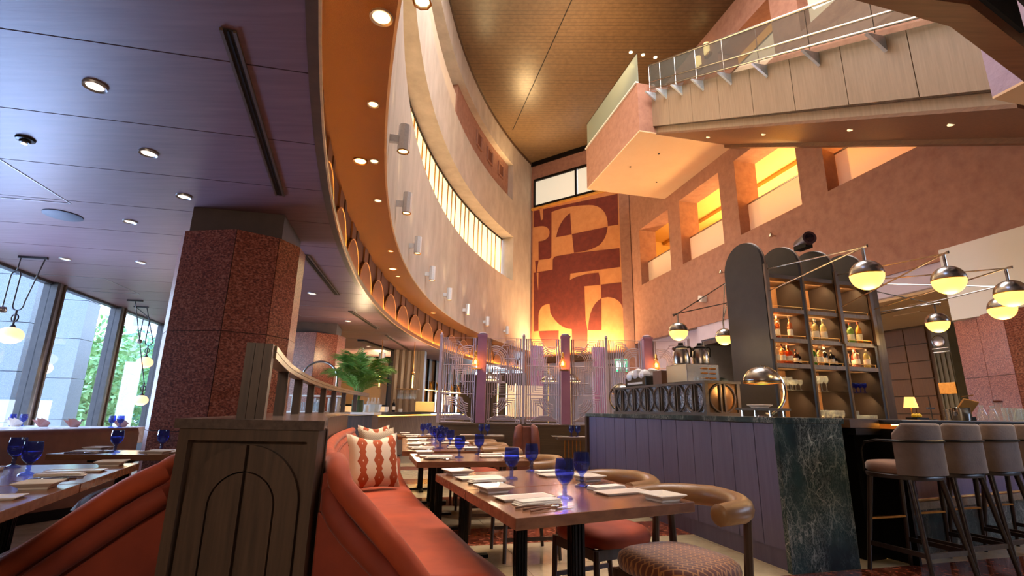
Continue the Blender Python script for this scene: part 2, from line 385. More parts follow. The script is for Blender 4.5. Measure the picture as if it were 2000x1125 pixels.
for k in range(-9, 15):
    ac = -.37 + 2.68*k
    c = arc(27.02, ac, 3.06); n = (Vector((CX, CY, 3.02))-c).normalized(); u = n.cross(Z3)
    poly = [(.60*math.cos(PI*i/20), .60*1.04*math.sin(PI*i/20)) for i in range(21)]
    MB().prism(poly, c, u, Z3, n*.055).build('arch_panel', m_fascia, FASC)
    rim = [c + n*.058 + u*(.605*math.cos(PI*i/24)) + Z3*(.605*1.04*math.sin(PI*i/24)) for i in range(25)]
    MB().tube(rim, .009, 5).build('arch_rim', m_archrim, FASC)
    # boards above the arches
    for s_ in (-.5, 0, .5):
        pc = arc(27.02, ac + s_*1.34, 3.0)
        h0 = 3.1 if abs(s_) > .4 else 3.68
        if abs(s_) > .4 and s_ > 0:
            MB().box(pc + n*.02 + Z3*(.97+h0-3.0)/2, (.16, .035, 3.95-h0), (u, n, Z3)).build('fascia_batten', m_fascia_d, FASC)
        elif s_ == 0:
            MB().box(pc + n*.015 + Z3*(.95+h0-3.0)/2, (.34, .03, 3.95-h0), (u, n, Z3)).build('fascia_batten', m_fascia, FASC)
cove = MB(); ring(cove, 26.901, 26.908, 3.064, 3.094, A0, A1)
m_cove = emit_mat('cove strip', 'ffb052', 150.0)
tag(cove.build('cove_light', m_cove), 'long amber strip light hidden behind the curved bronze ceiling edge', 'strip light')
ring(MB(), 26.42, 27.05, 3.95, 4.05, A0, A1).build('ceiling_soffit', m_soffit, kind='structure', smooth=True)
# the great curved wall with two long recesses
WR, WB = 26.40, 27.05
cw = MB()
ring(cw, WR, WB, 4.05, 6.93, A0, 28.3); ring(cw, WR, WB, 9.05, 10.85, A0, 28.3); ring(cw, WR, WB, 12.69, 13.85, A0, 28.3)
ring(cw, WR, WB, 6.93, 9.05, 23.8, 28.3); ring(cw, WR, WB, 10.85, 12.69, 23.4, 28.3)
CW = cw.build('wall_curved', m_plaster, kind='structure', smooth=True)
ring(MB(), WR-.03, WR+.0, 13.72, 13.85, A0, 28.3).build('trim_3', m_lip, kind='structure', smooth=True)
ring(MB(), WR-.004, WR+.02, 3.95, 4.06, A0, 28.3).build('trim_4', m_plaster, kind='structure', smooth=True)
# long glazed window in the lower recess
wr = thing('window_band', 'x', 'x'); del wr['label'], wr['category']; wr.name = 'window_1'; wr['kind'] = 'structure'
fr = MB(); ring(fr, 26.97, 27.03, 8.98, 9.05, A0, 23.8); ring(fr, 26.97, 27.03, 6.93, 6.97, A0, 23.8)
fr.build('window_frame', m_black, wr)
a = -20.0; k = 0
while a < 23.6:
    st = (1.35, 1.0, .9)[k % 3]; b = min(a+st, 23.75)
    ring(MB(), 27.0, 27.02, 6.97, 8.98, a+.05, b-.05, .7).build('pane', m_lit_cream, wr)
    c = arc(27.0, b, 0); MB().box(c+Z3*7.975, (.06, .035, 2.02)).build('mullion', m_brass, wr)
    a = b; k += 1
# upper recess : lit frosted glazing, then a rose wall with small square openings
ur = MB(); ring(ur, 26.66, 27.0, 10.85, 12.69, 9.6, 23.4)
SQ = (15.6, 18.5, 21.4); SQZ = 12.0
UR = ur.build('wall_recess', m_pink, kind='structure', smooth=True)
for a in SQ:
    c = arc(26.65, a, SQZ); n = (arc(20, a)-arc(27, a)).normalized(); u = n.cross(Z3)
    o = MB(); o.box(c, (.5, .03, .55), (u, n, Z3)); o.build('square_opening', M('opening dark', '6b3d2a', None, 5, .9) if a == SQ[0] else bpy.data.materials['opening dark'], UR)
    f = MB()
    for du, dz, w, h in ((0, .3, .62, .05), (0, -.3, .62, .05), (-.28, 0, .05, .55), (.28, 0, .05, .55)):
        f.box(c+n*.03+u*du+Z3*dz, (w, .06, h), (u, n, Z3))
    f.build('opening_surround', m_pink, UR)
w2 = thing('window_2', 'x', 'x'); del w2['label'], w2['category']; w2['kind'] = 'structure'
a = -22.0
while a < 9.5:
    ring(MB(), 27.0, 27.02, 10.85, 12.69, a+.03, min(a+2.7, 9.6), .9).build('pane', m_lit_white, w2)
    c = arc(26.99, a, 0); MB().box(c+Z3*11.77, (.05, .03, 1.84)).build('mullion', m_steel, w2); a += 2.75
g = MB(); ring(g, 26.5, 26.515, 10.85, 11.75, -22, 8.0); g.build('guard_glass', m_frost, w2)
# atrium ceiling
at = MB()
at.slab([(-4, -6), (18, -6), (18, 28), (-4, 28)], 13.85, 13.95)
AT = at.build('ceiling_atrium', m_slat, kind='structure')
j0, j1 = Vector((2.3, 10.8, 13.845)), Vector((-.1, 20.7, 13.845))
MB().bar(j0, j1, .03, .012).build('ceiling_joint', m_plank_gap, AT)
# ---- end wall with lit strip window and the painted mural
def panel(mb, P, s0, s1, z0, z1, off0, off1):     # box on a wall frame function P(s,z,off)
    c = [P(s, z, o) for s in (s0, s1) for z in (z0, z1) for o in (off0, off1)]
    return mb.add(c, [(0, 1, 3, 2), (4, 6, 7, 5), (0, 4, 5, 1), (2, 3, 7, 6), (0, 2, 6, 4), (1, 5, 7, 3)])
e = MB()
panel(e, ew, -.4, 5.6, -.0, 11.22, .06, .4); panel(e, ew, -.4, 5.6, 12.86, 13.9, .06, .4); panel(e, ew, -.4, .14, 11.22, 12.86, .06, .4)
EW = e.build('wall_end', m_pink, kind='structure')
e = MB(); panel(e, ew, 4.85, 5.32, 0, 13.85, -.16, .06); e.build('pilaster', m_pink, EW)
e = MB(); panel(e, ew, -.1, 5.3, 13.62, 13.85, -.02, .05); e.build('trim_5', m_black, kind='structure')
w3 = thing('window_3', 'x', 'x'); del w3['label'], w3['category']; w3['kind'] = 'structure'; w3.location = ew(2.5, 11.2)
for a_, b_ in ((.14, 2.52), (2.6, 4.1), (4.18, 5.4)):
    p = MB(); panel(p, ew, a_+.04, b_-.04, 11.36, 12.76, .1, .12); p.build('pane', m_lit_white, w3)
f = MB(); panel(f, ew, .12, 5.5, 11.24, 11.4, .02, .12); panel(f, ew, .12, 5.5, 12.74, 12.86, .02, .12)
for s_ in (.14, 2.56, 4.14): panel(f, ew, s_-.045, s_+.045, 11.3, 12.8, .02, .12)
f.build('window_frame', m_black, w3)
e = MB(); panel(e, ew, .04, 4.85, 11.12, 11.22, -.1, .06); e.build('trim_6', M('gilded ledge', 'c98a34', 'd49a44', 6, .45), kind='structure')
# mural : colour fields as thin inlays on a plastered board (s along the wall, z up)
mur = thing('mural', 'tall abstract mural of tan and maroon curved shapes on the far end wall', 'mural', ew(2.4, 3.6, -.02))
b = MB(); panel(b, ew, .09, 4.8, 3.6, 11.12, -.02, .055)
b.build('board', M('tan mural plaster', 'c07c48', 'cf8c54', 3, .8, bump=.1, bscale=20), mur)
m_maroon = M('maroon mural paint', '5a1e18', '7a3020', 4, .8, bump=.1, bscale=20, contrast=(.2, .8))
ORG = Vector((0, 0, HC))
def ray(px, py): return _F*FPX + _R*(px-1000) + _U*(562.5-py)
def survey(px, py):       # sight line of the survey onto the end wall, in wall coordinates (s, z)
    d = ray(px, py); t = (PE-ORG).dot(NE)/d.dot(NE); q = ORG + d*t
    return (q-PE).dot(DE), q.z
def curve(*pts):          # polyline with quadratic corners: ('c', cx, cy, x, y) curves through a control point
    out = []
    for p in pts:
        if p[0] == 'c':
            a = out[-1]; 
            for i in range(1, 9):
                t = i/8; out.append(((1-t)**2*a[0]+2*t*(1-t)*p[1]+t*t*p[3], (1-t)**2*a[1]+2*t*(1-t)*p[2]+t*t*p[4]))
        else: out.append(p)
    return out
def field(pts, m=None, off=-.022):
    poly = [survey(1030+x/3.31, 360+y/3.31) for x, y in curve(*pts)]
    poly = [(min(max(s_, .1), 4.79), min(max(z_, 3.62), 11.1)) for s_, z_ in poly]
    MB().prism(poly, ew(0, 0, off), DE, Z3, NE*-.006).build('colour_field', m or m_maroon, mur)
field([(42, 175), (585, 62), (590, 262), (522, 272), ('c', 520, 135, 400, 135), ('c', 250, 140, 158, 180), (157, 470), ('c', 150, 483, 130, 483), (75, 490), (74, 370), ('c', 145, 365, 145, 310), ('c', 140, 265, 80, 272), (42, 280)])
field([(82, 165), (104, 160), (104, 228), (90, 234)], bpy.data.materials['tan mural plaster'], -.029)
field([(188, 343), ('c', 205, 240, 278, 186), (288, 325)])
field([(290, 323), (520, 275), ('c', 515, 350, 465, 395), ('c', 400, 435, 303, 443)])
field([(165, 552), (166, 490), ('c', 170, 470, 190, 465), (300, 447), (597, 413), (602, 535), (280, 578), (276, 620), ('c', 340, 580, 462, 572), ('c', 472, 610, 473, 650), (370, 660), (378, 880), (390, 940), (390, 1060), ('c', 388, 1080, 360, 1078), (292, 1075), (289, 937), ('c', 200, 930, 150, 830), (145, 774), ('c', 80, 775, 74, 850), (74, 948), (44, 952), (42, 573)])
field([(52, 495), (74, 493), (62, 570), (56, 570)])
field([(62, 573), (74, 572), (72, 684)], bpy.data.materials['tan mural plaster'], -.029)
field([(476, 650), (608, 634), (618, 800), ('c', 600, 735, 520, 730), (480, 737)])
field([(480, 738), (481, 944), (394, 944), ('c', 400, 780, 480, 738)])
field([(76, 950), (204, 946), (204, 1040), ('c', 180, 1075, 150, 1070), ('c', 85, 1040, 76, 950)])
# ---- right wall
OP = [(.8+3.1*k-2.32, .8+3.1*k) for k in range(-3, 3)]
def wall_with_openings(mb, ops, z0, z1, za, zb, t0, t1, off0, off1):
    panel(mb, rw, t0, t1, z0, za, off0, off1); panel(mb, rw, t0, t1, zb, z1, off0, off1)
    cur = t0
    for a_, b_ in sorted(ops):
        if b_ < t0 or a_ > t1: continue
        panel(mb, rw, cur, a_, za, zb, off0, off1); cur = b_
    panel(mb, rw, cur, t1, za, zb, off0, off1)
r = MB()
OPU = [(-1.29, 1.04), (-4.5, -2.2), (-7.8, -5.4)]
wall_with_openings(r, OP, 3.97, 9.7, 6.27, 8.67, -20, 9.2, 0, .75)
wall_with_openings(r, OPU, 9.7, 13.9, 10.8, 12.72, -20, 9.2, 0, .75)
RWALL = r.build('wall_right', m_pink, kind='structure')
r = MB(); panel(r, rw, -20, 9.0, 3.93, 3.99, -.02, .1); r.build('trim_7', m_pink, kind='structure')
# galleries behind the openings
m_gal = M('gallery paint', 'd8ad62', 'dcb368', 3, .7); m_galfloor = M('gallery floor', '8a7050', None, 4, .5)
g = MB(); panel(g, rw, -20, 9.0, 6.1, 6.25, .75, 4.5); panel(g, rw, -20, 9.0, 8.95, 9.05, .75, 4.5); panel(g, rw, -20, 9.0, 6.2, 9.0, 4.4, 4.5)
panel(g, rw, -20, 9.0, 10.5, 10.65, .75, 4.5); panel(g, rw, -20, 9.0, 12.95, 13.05, .75, 4.5); panel(g, rw, -20, 9.0, 10.6, 13.0, 4.4, 4.5)
panel(g, rw, 8.9, 9.0, 6.2, 13, .75, 4.5)
panel(g, rw, -20, 9.0, 8.8, 8.95, 2.2, 2.6)
GAL = g.build('wall_gallery', m_gal, kind='structure')
for i, (a_, b_) in enumerate(OP):
    t = thing('gallery_guard', '', 'guard rail', rw((a_+b_)/2, 6.27, .35))
    p = MB(); panel(p, rw, a_+.01, b_-.01, 6.28, 7.25, .34, .355); p.build('glass', m_frost, t)
    MB().tube([rw(a_+.005, 7.28, .347), rw(b_-.005, 7.28, .347)], .025, 8).build('handrail', m_steel, t)
    t['label'] = ['frosted glass guard in an opening hidden behind the escalator, nearest to camera', 'frosted glass guard in the rightmost gallery opening, cut by the escalator underside', 'frosted glass guard in the second gallery opening from the right', 'frosted glass guard in the third gallery opening from the right', 'frosted glass guard in the leftmost gallery opening beside the mural', 'frosted glass guard in the gallery opening nearest the end wall'][i]
for i, (a_, b_) in enumerate(OPU):
    t = thing('gallery_guard', ['frosted glass guard in the upper gallery opening above the balcony', 'frosted glass guard in the upper gallery opening behind the escalator top', 'frosted glass guard in the upper gallery opening above the dark wooden canopy'][i], 'guard rail', rw((a_+b_)/2, 10.8, .35))
    p = MB(); panel(p, rw, a_+.01, b_-.01, 10.81, 11.9, .34, .355); p.build('glass', m_frost, t)
    MB().tube([rw(a_+.005, 11.93, .347), rw(b_-.005, 11.93, .347)], .03, 8).build('handrail', m_steel, t)
# balcony with its cream underside
bp = [Vector((3.661, 13.032, 0)), Vector((2.724, 17.01, 0)), Vector((5.85, 17.75, 0)), Vector((6.75, 13.75, 0))]
ba = MB(); ba.slab([(p.x, p.y) for p in bp], 9.2, 10.8); BAL = ba.build('wall_balcony', m_pink, kind='structure')
ba = MB(); ba.slab([(p.x, p.y) for p in bp], 9.16, 9.2); ba.build('ceiling_balcony', m_cream, kind='structure')
ba = MB(); ba.bar(bp[0]+Z3*10.82, bp[1]+Z3*10.82, .1, .05); ba.build('trim_8', m_white, kind='structure')
bg_ = thing('balcony_guard', 'greenish glass guard with thin steel cap on the long side of the pink balcony', 'guard rail', (bp[0]+bp[1])/2+Z3*10.84)
b = MB(); b.bar(bp[0]+Vector((.05, .05, 11.34)), bp[1]+Vector((.05, -.02, 11.34)), .02, 1.0); b.build('glass', glass_mat('pale green glass', 'b9c2b0', alpha=.45), bg_)
b = MB(); b.bar(bp[0]+Vector((.05, .05, 11.86)), bp[1]+Vector((.05, -.02, 11.86)), .035, .03); b.build('cap_rail', m_steel, bg_)
for q in ((3.9, 15.2), (5.1, 16.3), (4.6, 14.3)):
    MB().lathe([(.03, 9.145), (.03, 9.16)], 8, (q[0], q[1], 0)).build('ceiling_sprinkler', m_black, BAL)
for i, (t_, z_) in enumerate(((1.46, 13.2), (1.95, 13.05))):
    w = thing('wall_sconce', ['upper of two small cream wall lamps beside the balcony rail', 'lower of two small cream wall lamps beside the balcony rail'][i], 'lamp', rw(t_, z_-.25, -.1))
    MB().lathe([(.0, z_-.22), (.1, z_-.2), (.1, z_+.2), (0, z_+.22)], 12, rw(t_, 0, -.1)).build('shade', emit_mat('sconce shade', 'ffd890', 1.2), w, smooth=True)
    b = MB(); panel(b, rw, t_-.14, t_+.14, z_-.3, z_-.2, -.12, 0); panel(b, rw, t_-.05, t_+.05, z_-.3, z_+.1, -.03, 0); b.build('bracket', m_brass, w)
# escalator housing descending from the balcony towards the right
def esc(t, z, off): return Vector((3.661, 13.032, 0)) + DW*t + NW*off + Z3*z
SL = (9.46-5.08)/(.112+7.99-.0)     # drop per metre along the wall
def ez(t): return 9.46 + SL*(t-.11)  # t runs negative towards the camera
es = thing('escalator', 'grey wood clad escalator housing running down from the pink balcony to the upper right', 'escalator', esc(-4, ez(-4)-.3, 1.5))
T0, T1 = .05, -8.15
def sloped(mb, t0, t1, dz0, dz1, o0, o1):
    c = [esc(t, ez(t)+dz, o) for t in (t0, t1) for dz in (dz0, dz1) for o in (o0, o1)]
    return mb.add(c, [(0, 1, 3, 2), (4, 6, 7, 5), (0, 4, 5, 1), (2, 3, 7, 6), (0, 2, 6, 4), (1, 5, 7, 3)])
HT = 1.12
cuts = [T0, -.9, -1.95, -3.0, -4.05, -5.1, -6.15, -7.2, T1]
for a_, b_ in zip(cuts, cuts[1:]):
    b = MB(); sloped(b, a_-.006, b_+.006, 0, HT, .45, .49); b.build('cladding_panel', m_bridgewood, es)
b = MB(); sloped(b, T0, T1, -.02, HT-.05, .49, 3.1); b.build('truss', m_darkwood, es)
m_under = wood('underside wood', '5e3d28', '7a5236', 'Y', .5)
b = MB(); sloped(b, T0, T1, -.2, -.02, .55, .62); b.build('lower_band', m_bridgewood, es)
b = MB(); sloped(b, T0, T1, -.26, -.2, .55, 3.1); b.build('underside_panel', m_under, es)
b = MB(); sloped(b, T0, T1, -.36, -.26, 2.85, 3.1); b.build('underside_lip', m_under, es)
for t_ in (-1.2, -3.2, -5.3, -6.9):
    b = MB(); c = esc(t_, ez(t_)-.262, 1.4); b.lathe([(.05, -.006), (.05, .004)], 10, c); b.build('spotlight', emit_mat('escalator spot', 'ffdca8', 1.2) if t_ == -1.2 else bpy.data.materials['escalator spot'], es)
b = MB(); sloped(b, -.4, T1, HT-.02, HT+.0, .2, .5); b.build('glass_shelf', m_clear, es)
b = MB(); sloped(b, -.3, T1, HT+.05, HT+.85, .27, .285); b.build('glass_guard', glass_mat('escalator glass', 'ccd2ce', alpha=.06), es)
for dz in (.87, .30, .08):
    MB().tube([esc(.15, ez(.15)+HT+dz-.1, .5)] + [esc(t, ez(t)+HT+dz, .278) for t in (-.25, -.6, -3, -6, T1)], .028 if dz > .8 else .02, 8).build('handrail', m_steel, es)
for i, t_ in enumerate((-.25, -.85, -1.6, -2.5, -3.5, -4.55, -5.75, -6.9)):
    b = MB(); o_ = .14
    z_ = ez(t_)+HT
    b.add([esc(t_, z_-.28, .45), esc(t_, z_-.02, .45), esc(t_, z_-.02, .12), esc(t_+.05, z_-.28, .45), esc(t_+.05, z_-.02, .45), esc(t_+.05, z_-.02, .12)], [(0, 1, 2), (5, 4, 3), (0, 3, 4, 1), (1, 4, 5, 2), (2, 5, 3, 0)])
    b.build('bracket', M('bracket metal', 'a9b4c2', 'c3ccd8', 10, .3, metal=.3) if 'bracket metal' not in bpy.data.materials else bpy.data.materials['bracket metal'], es)
    b = MB(); b.tube([esc(t_, z_, .27), esc(t_, z_+.85, .27)], .008, 6); b.build('guard_joint', m_steel, es)
# landing box where the escalator arrives
lb = MB(); base = Vector((5.477, 4.986, 0)); pts = [base, base-DW*3.0, base-DW*3.0+NW*3, base+NW*3]
lb.slab([(p.x, p.y) for p in pts], 4.72, 6.3); lb.build('wall_landing', m_lav if False else M('lilac stucco', '9c8aa0', 'ab98ae', 6, .8, bump=.4, bscale=20), kind='structure')
lb = MB(); lb.slab([(p.x, p.y) for p in pts], 4.69, 4.72); lb.build('ceiling_landing', m_cream, kind='structure')
# dark wooden canopy edge overhead at the right
cn = thing('canopy', 'dark wooden canopy edge overhead in the top right corner', 'canopy', (3.6, 2.9, 3.9))
o_ = [(.9, 2.5), (2.374, 2.894), (3.245, 3.123), (4.411, 3.734), (5.6, 4.6)]; i_ = [(1.6, 2.5), (2.922, 2.882), (3.201, 2.917), (4.0, 3.325), (5.6, 4.2)]
for k in range(4):
    MB().slab([o_[k], o_[k+1], i_[k+1], i_[k]], 3.97, 4.17).build('edge_beam', m_canopy, cn)
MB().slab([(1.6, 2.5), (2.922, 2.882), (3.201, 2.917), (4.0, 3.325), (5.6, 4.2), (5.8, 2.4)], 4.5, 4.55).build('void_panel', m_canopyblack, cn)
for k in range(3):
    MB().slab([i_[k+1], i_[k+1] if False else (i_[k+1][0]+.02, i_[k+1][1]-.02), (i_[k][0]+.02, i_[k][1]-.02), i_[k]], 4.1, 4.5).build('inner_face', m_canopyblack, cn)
MB().bar((3.6, 2.75, 4.3), (5.2, 3.1, 4.3), .12, .1).build('rail', m_black, cn)
MB().bar((3.9, 2.7, 4.15), (4.5, 3.5, 4.15), .1, .06).build('rail', m_steel, cn)
# lilac beam and bar ceiling under the right wall
r = MB(); panel(r, rw, -9, 3.35, 3.47, 3.95, .02, .5); r.build('wall_beam', m_lav, kind='structure')
r = MB(); panel(r, rw, -9, 1.55, 3.42, 3.5, .02, 7.0); r.build('ceiling_bar', m_creamceil, kind='structure')
r = MB()
for q in ((-3.4, 1.0), (-4.3, 1.6), (-2.4, 1.8)): panel(r, rw, q[0]-.3, q[0]+.3, 3.405, 3.42, q[1]-.25, q[1]+.25)
r.build('ceiling_hatch', m_creamceil, bpy.data.objects['ceiling_bar'])

MB().box((4.5, -4.2, 7), (31, .2, 14.2)).build('wall_rear', M('rear wall paint', '4a3e36', '54473e', 2, .8), kind='structure')
# ================================================================= LEFT WINDOW BAY AND OUTSIDE
WD = Vector((-.23, .973, 0)); WN = Vector((-.973, -.23, 0))
WP = Vector((-7.1, 6.62, 0))
def win(t, z, off=0.0): return WP + WD*t + WN*off + Z3*z
wl = thing('window_left', 'x', 'x'); del wl['label'], wl['category']; wl.name = 'window_4'; wl['kind'] = 'structure'
m_mull = M('dark bronze mullion', '3c3a40', '4a464a', 12, .35, metal=.5); m_mull_l = M('pale mullion face', '8f8c92', '9b979c', 12, .4, metal=.4)
mt = [-3.1, -1.0, 1.17, 3.17, 5.3, 7.4, 9.5, 12]
for t_ in mt:
    b = MB(); panel(b, win, t_-.035, t_+.035, 0.05, 3.0, -.09, .1); b.build('mullion', m_mull, wl)
    b = MB(); panel(b, win, t_+.035, t_+.16, .05, 3.0, -.06, .06); b.build('mullion_cover', m_mull_l, wl)
    b = MB(); panel(b, win, t_+.16, t_+.2, .05, 3.0, -.09, .1); b.build('mullion_strip', m_darkwood, wl)
for a_, b_ in zip(mt, mt[1:]):
    b = MB(); panel(b, win, a_+.2, b_-.035, .12, 2.96, 0, .012); b.build('pane', m_window, wl)
b = MB(); panel(b, win, -3.1, 12.2, 0.0, .12, -.1, .1); panel(b, win, -3.1, 12.2, 2.96, 3.06, -.02, .1); b.build('window_sill', m_mull, wl)
b = MB(); panel(b, win, -11.5, -3.15, 0, 3.0, -.1, .1); b.build('wall_left', m_darkwood, kind='structure')
b = MB(); panel(b, win, 12.2, 12.3, 0, 2.99, -3.2, .5); b.build('wall_back_left', m_darkwood, kind='structure')
gr = MB().box((-30, 20, -.35), (46, 90, .3)).build('ground', M('outside paving', 'a09c96', 'b4b0aa', 3, .8), kind='structure')
m_granite = M('grey granite', '6c727e', '9ca2ac', 120, .6, contrast=(.35, .65), detail=3)
def survey_z(px, py, z):
    d = ray(px, py); return ORG + d*((z-HC)/d.z)
def survey_y(px, py, y):
    d = ray(px, py); return ORG + d*(y/d.y)
# granite piers outside, built of courses
def pier(c, w, dp, h, label):
    t = thing('granite_pier', label, 'pillar', (c[0], c[1], 0))
    z = -.2; hh = .95
    while z < h:
        b = MB().box((c[0], c[1], z+hh/2), (w, dp, hh-.012), (WN, WD, Z3)); b.build('granite_block', m_granite, t); z += hh
pier((-9.95, 10.0), .75, .8, 5.2, 'wide grey granite pillar outside the leftmost window')
pier((-10.95, 12.3), .75, .55, 4.1, 'grey granite pillar outside between the second and third mullions')
# tree crowns, real leaves as a counted-out heap of small faces
def leafy(c, r, n, seed, m, name, label, leaf=.16, trunk=True, squash=1.0):
    rnd = random.Random(seed); t = thing(name, label, 'tree', (c[0], c[1], 0))
    b = MB()
    for i in range(n):
        while True:
            p = Vector((rnd.uniform(-1, 1), rnd.uniform(-1, 1), rnd.uniform(-1, 1)))
            if .25 < p.length < 1: break
        k = 1 + .25*math.sin(p.x*7+seed)+.2*math.cos(p.y*6+p.z*5)
        q = Vector(c) + Vector((p.x*r*k, p.y*r*k, p.z*r*squash*k)); u = Vector((rnd.gauss(0, 1), rnd.gauss(0, 1), rnd.gauss(0, 1))).normalized(); w = u.orthogonal().normalized()
        L = leaf*rnd.uniform(.6, 1.3)
        b.add([q-u*L, q+w*L*.45, q+u*L, q-w*L*.45], [(0, 1, 2, 3)])
    b.build('foliage', m, t, kind='stuff')
    if trunk:
        b = MB(); b.tube([(c[0], c[1], -.2), (c[0]+.1, c[1], c[2]*.5), (c[0], c[1]+.1, c[2])], [.16, .12, .06], 7)
        for k in range(7):
            g = k*.9+seed; b.tube([(c[0], c[1], c[2]*.5), (c[0]+r*.5*math.cos(g), c[1]+r*.5*math.sin(g), c[2]+.2*r*math.sin(k))], [.06, .02], 5)
        b.build('trunk', M('bark', '4a4038', '625548', 12, .8) if 'bark' not in bpy.data.materials else bpy.data.materials['bark'], t)
m_leaf1 = M('leaf green', '5a8a4a', '9cc47a', 3, .6); m_leaf2 = M('leaf deep green', '457a5c', '80b088', 3, .6)
leafy((-15.6, 18.9, 1.8), 2.1, 5200, 3, m_leaf1, 'bushy_tree', 'bright green bushy tree outside, between the granite pillar and the second mullion', .13)
leafy((-19.0, 25.5, 2.0), 2.5, 7500, 5, m_leaf2, 'bushy_tree', 'deep green bushy tree outside the third window, left of the red column', .13)
leafy((-20, 16.5, 1.2), 2.2, 2500, 8, m_leaf1, 'bushy_tree', 'green bush outside at the left edge, beyond the leftmost pillar', .16)
# bare tree at the far left
bt = thing('bare_tree', 'leafless tree with thin dark branches outside the leftmost window', 'tree', (-15.2, 15.6, -.2))
rb = random.Random(4); b = MB()
def branch(p, d, L, r, lev):
    q = p + d*L; b.tube([p, (p+q)/2 + Vector((rb.gauss(0, .04), rb.gauss(0, .04), .02))*L, q], [r, r*.8, r*.55], 5)
    if lev == 0: return
    for i in range(3 if lev > 1 else 4):
        nd = (d + Vector((rb.gauss(0, .55), rb.gauss(0, .55), rb.gauss(.1, .4)))).normalized(); branch(q if i < 2 else (p+q)/2, nd, L*.72, r*.55, lev-1)
branch(Vector((-15.2, 15.6, -.2)), Vector((.05, 0, 1)), 2.2, .16, 5)
b.build('branches', bpy.data.materials['bark'], bt, kind='stuff')
# apartment block far outside
ab = thing('apartment_block', 'pale apartment block with rows of balconies far outside the window', 'building', (-34, 58, 0))
m_apt = M('apartment wall', 'dcdee2', 'e6e8ec', 2, .8); m_aptw = M('apartment window', '5c6670', '76808a', 2, .3)
MB().box((-34, 60, 14), (22, 4, 28)).build('wall', m_apt, ab)
for f in range(9):
    for k in range(7):
        x = -43.5 + k*3.1; z = 1.6 + f*2.9
        MB().box((x, 57.9, z), (1.9, .2, 1.5)).build('window', m_aptw, ab)
    MB().box((-34, 57.4, .4+f*2.9), (22, 1.2, .18)).build('balcony_slab', m_apt, ab)
    MB().box((-34, 56.85, .95+f*2.9), (22, .06, .5)).build('balcony_front', m_apt, ab)
# ---- red marble columns (octagonal)
def column(c, w, z1, label, rz=12, cut=.32, top=3.0, collar=True):
    t = thing('marble_column', label, 'column', (c[0], c[1], 0)); h = w/2; k = h*(1-cut)
    oct_ = [(-h, -k), (-k, -h), (k, -h), (h, -k), (h, k), (k, h), (-k, h), (-h, k)]
    a = math.radians(rz); u, v = Vector((math.cos(a), math.sin(a), 0)), Vector((-math.sin(a), math.cos(a), 0))
    P = [Vector((c[0], c[1], 0)) + u*p[0] + v*p[1] for p in oct_]
    zs = [0, .9, 1.78, z1]
    for i in range(8):
        A_, B_ = P[i], P[(i+1) % 8]; d = (B_-A_); n = Vector((d.y, -d.x, 0)).normalized()
        L = d.length; dd = d.normalized(); parts = 2 if L > .6 else 1
        for j in range(parts):
            for z0_, z1_ in zip(zs, zs[1:]):
                q0 = A_ + dd*(L*j/parts+.004); q1 = A_ + dd*(L*(j+1)/parts-.004)
                b = MB(); b.add([q0+Z3*(z0_+.004), q1+Z3*(z0_+.004), q1+Z3*(z1_-.004), q0+Z3*(z1_-.004), q0-n*.03+Z3*(z0_+.004), q1-n*.03+Z3*(z0_+.004), q1-n*.03+Z3*(z1_-.004), q0-n*.03+Z3*(z1_-.004)], [(0, 1, 2, 3), (7, 6, 5, 4), (0, 4, 5, 1), (1, 5, 6, 2), (2, 6, 7, 3), (3, 7, 4, 0)])
                b.build('marble_slab', m_column, t)
    ctr = Vector((c[0], c[1], 0)); I = [ctr + (p-ctr)*.965 for p in P]
    MB().slab([(p.x, p.y) for p in I], 0, z1).build('core', m_lip, t)
    if collar:
        I = [ctr + (p-ctr)*.9 for p in P]; MB().slab([(p.x, p.y) for p in I], z1, top).build('collar', m_collar, t)
    return t
def round_column(c, r, z1, label, joints, top=3.0):
    t = thing('marble_column', label, 'column', (c[0], c[1], 0)); zs = [0, .9, 1.78, z1]
    for a_, b_ in zip(joints, joints[1:]):
        for z0_, z1_ in zip(zs, zs[1:]):
            P_ = [Vector((c[0]+q*math.cos(math.radians(g)), c[1]+q*math.sin(math.radians(g)), 0)) for q in (r, r-.035) for g in (a_+.3, b_-.3)]
            m = MB(); m.add([P_[i]+Z3*z for z in (z0_+.003, z1_-.003) for i in (0, 1, 3, 2)], [(0, 1, 2, 3), (7, 6, 5, 4), (0, 4, 5, 1), (1, 5, 6, 2), (2, 6, 7, 3), (3, 7, 4, 0)]); m.build('marble_slab', m_column, t)
    MB().slab([(c[0]+(r-.015)*math.cos(math.radians(g)), c[1]+(r-.015)*math.sin(math.radians(g))) for g in joints[:-1]], 0, z1-.002).build('core', m_canopyblack, t)
    g = math.radians(12); MB().box((c[0]+.02, c[1]+.02, (z1+top)/2), (r*1.42, r*1.42, top-z1), (Vector((math.cos(g), math.sin(g), 0)), Vector((-math.sin(g), math.cos(g), 0)), Z3)).build('collar', m_collar, t)
    return t
round_column((-2.814, 4.995), .585, 2.75, 'large round red marble column behind the slatted divider', [-155, -124.5, -70, -32, -3, 25, 55, 86, 117, 148, 178, 205])
round_column((-4.55, 11.6), .64, 2.75, 'distant round red marble column behind the palm', [-155, -115, -70, -25, 15, 55, 95, 135, 170, 205])
column((8.27, 7.75), 1.5, 2.75, 'red marble column at the right edge behind the bar, white above', -12, .25, 3.6, False)
MB().box((8.4, 7.75, 3.35), (1.7, 1.35, 1.24), (NW, DW, Z3)).build('wall_pier', m_white, kind='structure')
